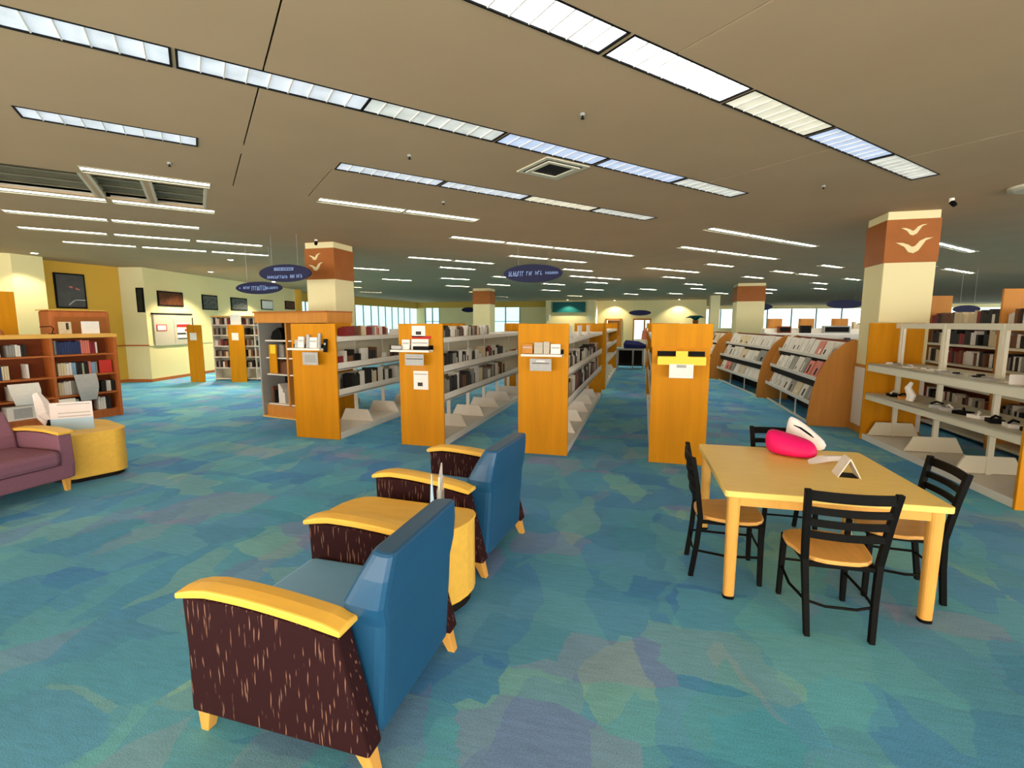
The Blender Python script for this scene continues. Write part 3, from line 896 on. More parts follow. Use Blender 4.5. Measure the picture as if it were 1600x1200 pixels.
# ------------------------------------------------------------------ right shelf unit
XR = 3.7
t = thing('shelving_unit', 'cream open-backed shelf unit with orange end panels at right', 'shelving', (XR + .2, 5.63, 0), R(3.85), 'cream shelf unit')
TU = Matrix.Translation((XR + .2, 5.63, 0)) @ Matrix.Rotation(R(3.85), 4, 'Z')
Lg, hw = 2.97, .35
for y in (0, Lg): MB().b2((-hw - .02, y, 0), (hw + .02, y + .035, 1.8), M['orange']).build('end_panel', t, .005)
MB().b2((-hw, .036, 0), (hw, Lg - .001, .09), M['white']).build('base_deck', t, .004)
for s in (-1, 1):
    for z0, z1 in ((.63, .73), (1.07, 1.19)):
        q = MB(); xe = s * hw; q.b2((min(s * .02, xe), .036, z1 - .03), (max(s * .02, xe), Lg, z1), M['offwhite'])
        q.b2((min(xe, xe - s * .02), .036, z0), (max(xe, xe - s * .02), Lg, z1), M['offwhite']); q.build('shelf', t, .004)
ups = [.06, .93, 1.88, 2.82]
for y in ups:
    MB().b2((-.03, y - .016, .09), (.03, y + .016, 1.79), M['offwhite']).build('upright', t)
    if y > .5: bracket_shape(t, y, hw - .01, .2, 'offwhite')
MB().b2((-.02, .036, 1.72), (.02, Lg, 1.795), M['offwhite']).build('top_rail', t, .004)
for a, b in zip(ups[:-1], ups[1:]):
    for y in (a + .017, b - .05):
        MB().b2((-.018, y, 1.19), (.018, y + .033, 1.72), M['offwhite']).build('stile', t)
rnd = random.Random(5)
for k in range(15):
    y = 5.75 + k * .19
    col = rnd.choice(['paper', 'greypaper', 'paper', 'pinkpaper'])
    q = MB(); wv = rnd.uniform(.05, .1); q.box((0, 0, .006), (wv * 1.5, wv, .012), M[col]); q.box((rnd.uniform(-.03, .03), .01, .02), (wv * .7, wv * .6, .016), M[rnd.choice(['black', 'greymetal', 'paper'])])
    o = q.build('loose_item', loc=TU @ Vector((-.16 + rnd.uniform(-.08, .06), y - 5.63, 1.191)), rz=rnd.uniform(-.5, .5))
    tag(o, 'small loose %s item, %s from the near end panel on the upper cream shelf' % ({'paper': 'white', 'greypaper': 'grey', 'pinkpaper': 'pinkish'}[col], nth(k + 1)), 'papers', 'loose items on the upper cream shelf')
for k in range(11):
    if k == 8 or k == 7: continue
    y = 5.85 + k * .24
    col = rnd.choice(['paper', 'greypaper', 'black', 'tan'])
    q = MB(); q.box((0, 0, .02), (.12, .16, .04), M[col]); q.tube([(-.05, -.05, .05), (.0, 0, .075), (.06, .05, .05)], .012, M[rnd.choice(['black', 'paper'])], 6)
    o = q.build('loose_item', loc=TU @ Vector((-.15, y - 5.63, .731)), rz=rnd.uniform(-.7, .7))
    tag(o, 'low %s item, %s from the near end panel on the lower cream shelf' % ({'paper': 'white', 'greypaper': 'grey', 'black': 'black', 'tan': 'brown'}[col], nth(k + 1)), 'papers', 'loose items on the lower cream shelf')
q = MB(); q.tube([(0, 0, 0), (.02, 0, .08), (-.02, .02, .18), (.01, 0, .26)], [.045, .055, .04, .02], M['paper'], 7)
tag(q.build('crumpled_bag', loc=TU @ Vector((-.22, 2.1, .74))), 'crumpled white bag standing at the far end of the lower cream shelf', 'bag')
q = MB(); q.b2((-.14, -.004, 0), (.14, 0, .1), M['paper']); tag(q.build('shelf_card', loc=TU @ Vector((-.2, .3, 1.191))), 'white card on the upper cream shelf near the near end panel', 'card')

# tall bookcases behind it
t = thing('bookcase', 'tall bookcase with brown end boards behind the cream shelf unit', 'bookcase', (5.0, 5.7, 0))
for y in (0, 2.62, 4.5):
    MB().b2((-.2, y, 0), (.17, y + .04, 2.27), M['tan']).build('end_board', t, .004)
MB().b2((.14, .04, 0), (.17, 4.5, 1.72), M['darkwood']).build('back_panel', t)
for z in (.1, .45, .8, 1.15, 1.46, 1.76):
    for a, b in ((.04, 2.62), (2.66, 4.5)):
        MB().b2((-.17, a, z - .035), (.14, b, z), M['offwhite']).build('shelf', t)
for z, sd, nm in ((1.76, 31, 'top'), (1.46, 32, 'second'), (1.15, 33, 'third'), (.45, 34, 'fifth')):
    fill((4.86, 10.12, z), (0, -1), 1.72, R(-90), 'the %s shelf, tall bookcase far bay' % nm, ['dark red', 'black', 'cream', 'white', 'black', 'brown'], .16, .24, .045, .08, .16, .12, sd, stuff=nm in ('fifth', 'third'))
    fill((4.86, 8.28, z), (0, -1), .7, R(-90), 'the %s shelf, tall bookcase near bay' % nm, ['black', 'brown', 'white', 'grey'], .16, .24, .03, .06, .16, .12, sd + 9, stuff=True)
o = MB().b2((-.01, -.25, 0), (.01, .25, .3), M['paper']).build('notice_sheet', loc=(4.78, 6.9, 1.32)); tag(o, 'white sheet hung on the tall bookcase near the frame edge', 'notice')


# ------------------------------------------------------------------ curved display racks
def rack(x0, y0, x1, y1, label, seed, books=True, nbk=9):
    ang = math.atan2(-(x1 - x0), (y1 - y0))
    Ln = math.hypot(x1 - x0, y1 - y0)
    t = thing('display_rack', label, 'display rack', (x0, y0, 0), ang)
    prof = [(0, 0), (-.02, .12), (.0, .35), (.03, .6), (.09, .85), (.18, 1.08), (.31, 1.3), (.48, 1.46), (.62, 1.52), (.68, 1.5), (.68, 0)]
    for y in (0, Ln - .04):
        MB().xz(prof, y, y + .04, M['tan']).build('side_panel', t, .004)
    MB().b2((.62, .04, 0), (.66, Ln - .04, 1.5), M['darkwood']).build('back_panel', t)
    MB().b2((.06, .04, 0), (.1, Ln - .04, .03), M['white']).build('floor_rail', t)
    q = MB(); q.b2((.5, .04, .03), (.54, Ln - .04, .36), M['dark']); q.build('recess_shade', t)  # dark sheet standing in for the shade of the open base
    for i, (xf, z) in enumerate(((.0, .38), (.08, .80), (.24, 1.17))):
        q = MB(); q.b2((xf + .01, .04, z - .0), (.62, Ln - .04, z + .02), M['white']); q.b2((xf, .04, z - .01), (xf + .012, Ln - .04, z + .06), M['white'])
        q.build('shelf', t, .003)
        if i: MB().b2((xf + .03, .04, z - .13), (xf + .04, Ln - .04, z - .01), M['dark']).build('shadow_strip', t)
        MB().box((xf + .215, Ln / 2, z + .17), (.008, Ln - .1, .28), M['white'], 0, 0, R(22)).build('rest_panel', t)
    for k in (1, 2):
        MB().b2((.08, Ln * k / 3, 0), (.1, Ln * k / 3 + .03, .38), M['white']).build('post', t)
    rnd = random.Random(seed)
    T = Matrix.Translation((x0, y0, 0)) @ Matrix.Rotation(ang, 4, 'Z')
    if books:
        for i, (xf, z) in enumerate(((.0, .38), (.08, .80), (.24, 1.17))):
            y = .15; nk = 0
            while y < Ln - .42:
                ww = rnd.uniform(*((.25, .36) if x0 > 2.8 else (.32, .45) if x0 > 2.4 else (.45, .6))); nk += 1
                col = rnd.choice(['white', 'white', 'white', 'grey', 'white', 'cream', 'salmon pink', 'white'])
                p = T @ Vector((xf + .06, y, z + .02))
                o = D.objects.new('display_book', book_mesh(col)); COL.objects.link(o)
                o.location = p; o.scale = (ww, .022, rnd.uniform(.27, .34)); o.rotation_euler = (R(-22), 0, ang - R(90))
                o.location = T @ Vector((xf + .025, y + ww, z + .03))
                tag(o, '%s face-out book, %s from near end, %s shelf, %s' % (col, nth(nk), ['bottom', 'middle', 'top'][i], label.split(',')[0]), 'book', 'face-out books on the ' + label.split(',')[0])
                q = MB(); a_ = rnd.uniform(.08, .6); q.b2((a_, -.04, .15), (a_ + rnd.uniform(.1, .35), -.0, rnd.uniform(.35, .85)), M[rnd.choice(['black', 'ink', 'greypaper', 'greymetal', 'paper'])])
                oo = q.build('cover_picture', o)
                y += ww + rnd.uniform(.01, .05)
    return t


rack(2.86, 9.46, 2.86, 12.7, 'nearer curved display rack', 41)
rack(2.72, 12.76, 2.3, 16.6, 'farther curved display rack', 42)
rack(2.1, 16.8, 1.5, 20.0, 'farthest curved display rack', 43)
# low fixtures beyond the racks
t = thing('long_shelving', 'long white shelving beyond the curved racks with three brown bins on top', 'shelving', (4.2, 19.2, 0))
MB().b2((0, 0, 0), (9.5, .5, 1.6), M['white']).build('carcass', t, .01)
for z in (.5, 1.0, 1.4):
    MB().b2((0, -.3, z), (9.5, 0, z + .05), M['white']).build('shelf', t)
for i, (x, z, m, lb) in enumerate([(4.36, 1.61, 'tan', 'left'), (5.38, 1.61, 'tan', 'middle'), (6.42, 1.61, 'tan', 'right')]):
    q = MB(); q.b2((0, 0, 0), (.42, .3, .02), M[m]); q.b2((0, 0, .02), (.42, .02, .34), M[m]); q.b2((0, .28, .02), (.42, .3, .34), M[m]); q.b2((0, .02, .02), (.02, .28, .34), M[m]); q.b2((.4, .02, .02), (.42, .28, .34), M[m])
    tag(q.build('wooden_bin', loc=(x, 19.3, z)), '%s of three brown bins standing on the long white shelving' % lb, 'bin', 'brown bins on the long shelving')
for i, (x0, x1, z0, z1, m, lb) in enumerate([(4.6, 5.0, 1.35, 1.58, 'darkwood', 'brown'), (5.3, 5.62, 1.3, 1.56, 'dark', 'dark'), (6.0, 6.8, 1.33, 1.58, 'greymetal', 'grey')]):
    q = MB(); q.b2((0, 0, 0), (x1 - x0, .2, z1 - z0), M[m]); q.b2((.04, -.01, .04), (x1 - x0 - .04, 0, z1 - z0 - .04), M['black'])
    tag(q.build('storage_box', loc=(x0, 18.95, 1.452)), '%s box on the upper ledge of the long white shelving' % lb, 'box', 'boxes on the long white shelving')
fill((7.0, 19.25, 1.6), (1, 0), 3.2, 0, 'top of the long white shelving', ['white', 'grey', 'cream', 'black'], .15, .25, .04, .1, .2, .2, 61, stuff=True)
fill((4.3, 18.95, 1.05), (1, 0), 3.6, 0, 'the upper ledge of the long white shelving', ['white', 'grey', 'white', 'black'], .15, .25, .05, .12, .2, .2, 62, stuff=True)
# dark plant on a far sill
q = MB(); rnd = random.Random(2)
for k in range(26):
    a = rnd.uniform(0, 6.28); r_ = rnd.uniform(.1, .6)
    q.tube([(0, 0, .2), (r_ * .5 * math.cos(a), r_ * .3 * math.sin(a), .5), (r_ * math.cos(a), r_ * .5 * math.sin(a), .4)], [.03, .07, .01], M['teal'], 5)
q.tube([(0, 0, 0), (0, 0, .25)], [.14, .2], M['brown'], 10)
t = tag(q.build('potted_plant', loc=(3.2, 33, 1.72)), 'dark green bushy plant beyond the fourth end panel', 'plant')
tag(MB().b2((-.6, -.3, 0), (.8, .3, 1.72), M['offwhite']).build('plinth', loc=(3.2, 33, 0)), 'white plinth under the far dark green plant', 'plinth')

# end of the aisle: cart with blue cover and desk
t = thing('book_cart', 'dark metal cart with a blue cover at the end of the aisle', 'cart', (-.45, 19.5, 0))
MB().b2((-.5, -.25, .75), (.5, .25, .82), M['greymetal']).build('top', t)
MB().b2((-.5, -.25, .15), (.5, .25, .2), M['black']).build('shelf', t)
MB().b2((-.48, .2, .2), (.48, .23, .75), M['dark']).build('back', t)
for sx in (-.47, .1, .47):
    MB().b2((sx - .03, -.25, .04), (sx + .03, -.2, .75), M['greymetal']).build('post', t)
q = MB(); n = 12
for i in range(n): pass
q.loft([[(-.35, -.2, .0), (.55, -.2, 0), (.55, .2, 0), (-.35, .2, 0)], [(-.38, -.22, .18), (.56, -.22, .1), (.56, .2, .1), (-.38, .2, .2)], [(-.3, -.15, .3), (.2, -.15, .27), (.2, .15, .27), (-.3, .15, .32)]], M['bluecover'])
tag(q.build('folded_cover', loc=(-.35, 19.5, .82), bevel=.03), 'dark blue folded cover lying on the cart at the aisle end', 'cover')
t = thing('wooden_desk', 'slanted orange wooden desk beside the cart at the aisle end', 'desk', (-1.45, 19.5, 0), R(8))
MB().box((0, 0, .95), (.9, .6, .05), M['tan'], 0, 0, R(14)).build('top', t)
for sx, sy in ((-.35, -.2), (.35, -.2), (.35, .2), (-.35, .2)):
    MB().b2((sx - .03, sy - .03, 0), (sx + .03, sy + .03, .95 - sx * .22), M['tan']).build('leg', t)
q = MB(); q.tube([(0, 0, 0), (0, 0, .35), (.05, 0, .5)], [.22, .18, .06], M['book salmon pink'], 8)
tag(q.build('soft_toy', loc=(.15, 21.5, 1.1)), 'salmon coloured rounded object behind the blue cover', 'toy')
tag(MB().b2((-.5, -.3, 0), (.5, .3, 1.1), M['offwhite']).build('side_cabinet', loc=(.15, 21.5, 0), bevel=.01), 'white cabinet behind the cart at the aisle end', 'cabinet')

# ------------------------------------------------------------------ left bookcase (double sided, brown)
AZ = -R(9.6)
dC = Vector((math.sin(R(9.6)), math.cos(R(9.6)), 0))
t = thing('bookcase', 'brown wooden bookcase with pale top behind the plum sofa', 'bookcase', (-10.33, 4.6, 0), AZ)
LC = 2.45 + .0
# local: y along run, +x = front
divs = [-.55, .0, .65, 1.57, 2.5]
divs = [-.3, .62, 1.54, 2.5]
for k, y in enumerate(divs):
    e = k == len(divs) - 1
    MB().b2((-.3, y - .02, 0), (.05 if e else .02, y + .025, 1.53), M['casewood']).build('upright', t, .003)
MB().b2((-.32, divs[0] - .03, 1.53), (.06, divs[-1] + .04, 1.6), M['casetop']).build('top', t, .005)
for a, b in zip(divs[:-1], divs[1:]):
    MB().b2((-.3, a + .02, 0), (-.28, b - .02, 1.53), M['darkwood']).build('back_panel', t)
    MB().b2((-.28, a + .02, 0), (.0, b - .02, .12), M['casewood']).build('plinth', t)
    for z in (.12, .46, .82, 1.2):
        MB().b2((-.28, a + .025, z), (.02, b - .02, z + .03), M['casewood']).build('shelf', t, .002)
TC = Matrix.Translation((-10.33, 4.6, 0)) @ Matrix.Rotation(AZ, 4, 'Z')


def cb(y, z, th, h, col, where, face=False, k=0):
    o = book(TC @ Vector((-.04, y, z)), th, .03 if face else .18, h, AZ + R(90), col, '%s book %s on %s' % (col, 'facing out' if face else 'spine, %s from left,' % nth(k), where), 'books on ' + where)
    return o


rnd = random.Random(8)


def run(y, z, seq, where):
    k = 0
    for col, n, h in seq:
        for _ in range(n):
            th = rnd.uniform(.025, .045)
            if col:
                k += 1; cb(y, z, th, h * rnd.uniform(.93, 1.05), col, where, k=k)
            y += th + .004


R1 = 'the top shelf, brown bookcase right bay'
run(1.6, 1.23, [('grey', 1, .24), ('navy blue', 10, .23), ('salmon pink', 4, .24), ('dark red', 2, .22), ('white', 1, .22)], R1)
R2 = 'the second shelf, brown bookcase right bay'
run(1.62, .85, [('cream', 3, .22), ('white', 2, .22), ('light blue', 2, .22), ('black', 2, .22), ('pale green', 1, .22), ('black', 2, .22), ('salmon pink', 1, .23), ('light blue', 2, .22), ('grey', 1, .22)], R2)
cb(2.25, .85, .2, .24, 'red', R2, True)
R3 = 'the top shelf, brown bookcase middle bay'
run(.66, 1.23, [('grey', 3, .24), ('cream', 1, .22), ('', 1, 0), ('white', 1, .2), ('', 2, 0), ('grey', 3, .2), ('white', 2, .2), ('black', 2, .2)], R3)
R4 = 'the second shelf, brown bookcase middle bay'
run(.66, .85, [('light blue', 3, .22), ('navy blue', 3, .22), ('cream', 3, .22), ('', 5, 0), ('white', 1, .26)], R4)
R5 = 'the third shelf, brown bookcase right bay'
run(1.6, .49, [('cream', 2, .24), ('white', 3, .25), ('grey', 3, .26), ('black', 3, .24), ('grey', 2, .24), ('', 4, 0), ('black', 2, .2), ('white', 2, .2), ('black', 2, .2)], R5)
R6 = 'the third shelf, brown bookcase middle bay'
run(.66, .49, [('white', 1, .25), ('', 1, 0), ('cream', 2, .2), ('', 3, 0), ('white', 3, .25)], R6)
R7 = 'the bottom shelf, brown bookcase right bay'
run(1.7, .15, [('white', 4, .25), ('black', 2, .25), ('grey', 3, .25), ('', 3, 0), ('white', 3, .24), ('black', 2, .22)], R7)


def newspaper(y, z, w_, h, label, x=.0, sag=.1):
    """sheet that droops over the shelf edge"""
    m = MB(); n = 6; rings = []
    for i in range(n + 1):
        u = i / n; zz = h * (1 - u); dx = .05 * math.sin(u * 3.0) + .04 * u; k = 1 - .55 * max(0, u - .45)
        rings.append([(dx, -w_ / 2 * k, zz), (dx + .012, -w_ / 2 * k, zz), (dx + .012, w_ / 2 * k, zz), (dx, w_ / 2 * k, zz)])
    m.loft(rings, M['greypaper'] if 'grey' in label else M['paper'])
    o = m.build('newspaper', loc=TC @ Vector((x, y, z)), rz=AZ)
    tag(o, label, 'newspaper', 'newspapers on the brown bookcase')


newspaper(1.97, .38, .34, .48, 'grey newspaper drooping from the third shelf, right bay', .04)
newspaper(1.1, .42, .4, .36, 'white folded newspaper drooping from the third shelf, middle bay', .04)
newspaper(1.66, .1, .24, .34, 'white newspaper drooping from the bottom shelf, right bay', .04)
q = MB(); q.b2((-.1, -.2, 0), (.1, .2, .24), M['paper']); q.b2((.1, -.12, .03), (.104, .12, .2), M['greypaper'])
tag(q.build('paper_bin', loc=TC @ Vector((-.12, 1.08, .155)), rz=AZ), 'white box of papers on the bottom shelf, middle bay', 'box')
# things on its top
q = MB(); q.b2((-.03, -.09, 0), (.0, .09, .22), M['book cream']); q.b2((.0, .01, .08), (.003, .05, .2), M['ink']); tag(q.build('display_book', loc=TC @ Vector((-.1, 1.82, 1.6)), rz=AZ), 'cream patterned book standing on top of the brown bookcase', 'book')
q = MB(); q.b2((-.01, -.14, 0), (.0, .14, .23), M['paper']); tag(q.build('sheet_stand', loc=TC @ Vector((-.1, 2.2, 1.6)), rz=AZ), 'blank white sheet standing on top of the brown bookcase', 'paper')
q = MB(); q.tube([(0, -.16, .13), (0, 0, .14), (0, .03, .1), (0, .0, .01)], .008, M['black'], 6); q.b2((-.03, -.04, 0), (.03, .04, .012), M['black'])
tag(q.build('lamp_hook', loc=TC @ Vector((-.1, 1.62, 1.6)), rz=AZ), 'small dark bent hook on top of the brown bookcase', 'hook')
q = MB(); q.tube([(0, 0, 0), (0, 0, .06), (0, -.02, .1)], [.05, .04, .02], M['brown'], 8)
tag(q.build('figurine', loc=TC @ Vector((-.1, .95, 1.6))), 'small brown figure on top of the brown bookcase, left side', 'ornament')
# taller pieces behind
t = thing('tall_cabinet', 'tall brown cabinet standing behind the bookcase', 'cabinet', (-11.35, 5.9, 0), AZ)
MB().b2((-.25, .87, 0), (.2, 1.86, 2.04), M['casewood']).build('carcass', t, .04)
MB().b2((.2, .95, .1), (.215, 1.78, 1.92), M['brown']).build('front_board', t)
MB().b2((-.27, .85, 2.04), (.22, 1.8, 2.06), M['casetop']).build('top', t)
o = MB().b2((-.03, -.7, 0), (.03, .36, 2.36), M['orange']).build('end_board', loc=(-11.15, 5.9, 0), rz=AZ); tag(o, 'tall orange board at the left edge behind the bookcase', 'board')


# framed pictures on the left walls
def picture(u, p, q, z0, z1, w_, label, m, frame='black', mat_=None):
    p, q = Vector((*p, 0)), Vector((*q, 0)); d = (q - p).normalized(); n = Vector((d.y, -d.x, 0))
    c = p + d * u + n * .02
    ang = math.atan2(d.y, d.x)
    t = thing('framed_picture', label, 'picture', (c.x, c.y, (z0 + z1) / 2), ang, 'framed pictures on the left walls')
    h = (z1 - z0) / 2
    MB().b2((-w_ / 2, -.015, -h), (w_ / 2, .02, h), M[frame]).build('frame', t, .004)
    MB().b2((-w_ / 2 + .04, -.02, -h + .04), (w_ / 2 - .04, -.015, h - .04), M[m]).build('print', t)
    return t


WA, WB = WL[6], WL[7]
t = picture(.9, WL[4], WL[5], 2.2, 3.15, .72, 'large dark framed poster on the yellow wall', 'picdark')
arc = [(-.08 + .4 * k / 8, -.36 + .13 * math.sin(math.pi * .5 * min(1, k / 4))) for k in range(9)]
q = MB(); q.xz(arc + [(x_, z_ - .025 - .02 * (x_ < .05)) for x_, z_ in arc[::-1]], -.024, -.02, M['greypaper'])
q.build('white_arc', t)
q = MB(); q.xz([(-.06, .1), (0, .14), (.05, .1), (.04, .07)], -.024, -.02, M['book salmon pink']); q.xz([(.1, .1), (.2, .06), (.22, .02), (.12, .05)], -.024, -.02, M['book salmon pink']); q.build('pale_shapes', t)
picture(.6, WL[5], WL[6], 2.12, 2.85, .22, 'narrow tall black frame on the corner facet wall', 'picdark')
picture(1.05, WA, WB, 2.33, 2.8, 1.12, 'wide brown landscape picture in a black frame, first on the cream wall', 'picbrown')
picture(3.0, WA, WB, 2.27, 2.8, .85, 'grey building picture in a black frame, second on the cream wall', 'picgrey')
picture(4.8, WA, WB, 2.29, 2.79, 1.1, 'grey street picture in a black frame, third on the cream wall', 'picgrey')
picture(6.9, WA, WB, 2.38, 2.8, .95, 'pale line drawing in a thin frame, fourth on the cream wall', 'paper')
picture(9.0, WA, WB, 2.45, 2.85, .95, 'small dark brown picture, last before the oval signs', 'picbrown')
# bulletin board
p, q_ = Vector((*WA, 0)), Vector((*WB, 0)); d = (q_ - p).normalized(); ang = math.atan2(d.y, d.x); n = Vector((d.y, -d.x, 0))
c = p + d * 1.07 + n * .03
t = thing('notice_board', 'grey notice board in a dark frame with pinned sheets on the cream wall', 'notice board', (c.x, c.y, 0), ang)
MB().b2((-.85, -.02, 1.1), (.85, .02, 2.06), M['cork']).build('board', t)
fq = MB(); fq.b2((-.89, -.03, 2.06), (.89, .03, 2.11), M['dark']); fq.b2((.85, -.03, 1.14), (.89, .03, 1.98), M['dark']); fq.b2((-.02, -.024, 1.14), (0.0, -.018, 1.98), M['greymetal']); fq.build('frame', t)
MB().b2((-.78, -.03, 1.55), (-.35, -.02, 1.75), M['redink']).build('pinned_card', t)
MB().b2((-.74, -.034, 1.575), (-.39, -.03, 1.725), M['paper']).build('card_face', t)
q = MB(); q.b2((.1, -.03, 1.28), (.72, -.02, 1.8), M['paper']); q.b2((.1, -.034, 1.66), (.72, -.03, 1.76), M['redink']); q.b2((.45, -.034, 1.52), (.72, -.03, 1.6), M['redink']); q.b2((.1, -.034, 1.42), (.5, -.03, 1.48), M['ink']); q.b2((.1, -.034, 1.28), (.6, -.03, 1.31), M['ink'])
q.build('pinned_poster', t)

# wall shelves with orange pilasters
t = thing('tall_shelving', 'white wall shelving with two orange board fronts under the pictures', 'shelving', (-13.0, 12.2, 0), R(15))
LW = 3.4
MB().b2((0, .4, 0), (LW, .43, 1.98), M['offwhite']).build('back_panel', t)
for i, z in enumerate((.03, .38, .72, 1.06, 1.4, 1.72)):
    MB().b2((0, 0, z), (LW, .4, z + .03), M['white']).build('shelf', t)
for x in (.0, 1.3, 2.2, 3.38):
    MB().b2((x, .02, 0), (x + .02, .4, 1.98), M['white']).build('upright', t)
MB().b2((0, -.02, 1.98), (LW, .43, 2.02), M['casetop']).build('cornice', t)
for x0, x1 in ((-.48, -.04), (.77, 1.25)):
    MB().b2((x0, -.45, 0), (x1, -.41, 1.74), M['orange']).build('board_front', t, .006)
    MB().b2((x0 + .01, -.41, 0), (x0 + .04, -.005, 1.74), M['orange']).build('board_side', t)
    MB().b2(((x0 + x1) / 2 - .13, -.455, 1.28), ((x0 + x1) / 2 + .07, -.45, 1.5), M['paper']).build('paper_label', t)
MB().b2((.84, -.4, 1.745), (1.16, -.38, 2.05), M['paper']).build('blank_sign', t)
TW = Matrix.Translation((-13.0, 12.2, 0)) @ Matrix.Rotation(R(15), 4, 'Z')
dW = (math.cos(R(15)), math.sin(R(15)))
for i, (z, nm) in enumerate(((.41, 'fifth'), (.75, 'fourth'), (1.09, 'third'), (1.43, 'second'), (1.75, 'top'))):
    for a, b, bay in ((.03, 1.28, 'left bay'), (1.33, 2.15, 'middle bay'), (2.24, 3.0, 'right bay')):
        p = TW @ Vector((a, .08, z))
        fill(p, dW, b - a, R(15), 'the %s wall shelf, %s' % (nm, bay), [['brown', 'black', 'white', 'dark red', 'grey'], ['grey', 'brown', 'cream', 'black']][i % 2], .15, .215, .05, .09, .2, .12, 70 + i * 3 + int(a * 7), stuff=i in (0, 1, 2) or bay == 'right bay')

# orange bookcase behind the first row
t = thing('bookcase', 'orange bookcase with deep header and kick board behind the first shelf row', 'bookcase', (-7.05, 7.78, 0), R(-10))
W_ = 1.75
MB().b2((-.04, -.1, 0), (0, .45, 1.98), M['greymetal']).build('side_panel', t, .003)
MB().b2((W_, -.1, 0), (W_ + .04, .45, 1.98), M['orange']).build('side_panel', t, .003)
MB().b2((-.05, -.14, 1.80), (W_ + .05, .47, 2.0), M['tan']).build('header', t, .004)
MB().b2((-.05, -.18, 1.985), (W_ + .06, .47, 2.01), M['brown']).build('top', t)
MB().b2((0, -.02, 0.02), (W_, .0, .22), M['tan']).build('kick_board', t)
MB().b2((0, -.13, 0), (W_, -.02, .025), M['casetop']).build('floor_lip', t)
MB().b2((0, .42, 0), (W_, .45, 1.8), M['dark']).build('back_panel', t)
MB().b2((.58, .0, .22), (.62, .42, 1.8), M['tan']).build('divider', t)
for z in (.22, .8, 1.12, 1.45):
    MB().b2((0, .02, z), (.58, .42, z + .025), M['white']).build('shelf', t)
    MB().b2((.62, .02, z), (W_, .42, z + .025), M['white']).build('shelf', t)
TO = Matrix.Translation((-7.05, 7.78, 0)) @ Matrix.Rotation(R(-10), 4, 'Z')
dO = (math.cos(R(-10)), math.sin(R(-10)))
for i, (z, nm) in enumerate(((.245, 'bottom'), (.825, 'third'), (1.145, 'second'))):
    fill(TO @ Vector((.05, .06, z)), dO, .5, R(-10), 'the %s shelf of the orange bookcase' % nm, ['white', 'grey', 'black', 'cream', 'brown'], .2, .26 if i else .38, .03, .06, .2, .1, 90 + i)
q = MB(); q.xz([(0, 0), (.3, 0), (.3, .14), (.22, .24), (.06, .16), (0, .05)], 0, .24, M['black'])
o = q.build('storage_case', loc=TO @ Vector((.1, .06, 1.48)), bevel=.02, rz=R(-10)); tag(o, 'black slanted case on the top shelf of the orange bookcase', 'case')
q = MB(); q.b2((0, 0, 0), (.2, .02, .55), M['orange']); q.b2((.04, -.003, .38), (.18, 0, .55), M['yellowp']); tag(q.build('sign_board', loc=TO @ Vector((.14, -.02, .84)), rz=R(-10)), 'orange board with yellow tab leaning in the orange bookcase', 'board')


# ------------------------------------------------------------------ armchairs
def rounded(pts, r, n=4):
    """round the corners of a 2D outline"""
    out = []
    N_ = len(pts)
    for i in range(N_):
        p0, p1, p2 = Vector(pts[i - 1]), Vector(pts[i]), Vector(pts[(i + 1) % N_])
        a = (p0 - p1); b = (p2 - p1); ra = min(r, a.length * .45, b.length * .45)
        A, B = p1 + a.normalized() * ra, p1 + b.normalized() * ra
        for k in range(n + 1):
            t_ = k / n
            out.append(tuple(A * (1 - t_) ** 2 + p1 * 2 * t_ * (1 - t_) + B * t_ ** 2))
    return out


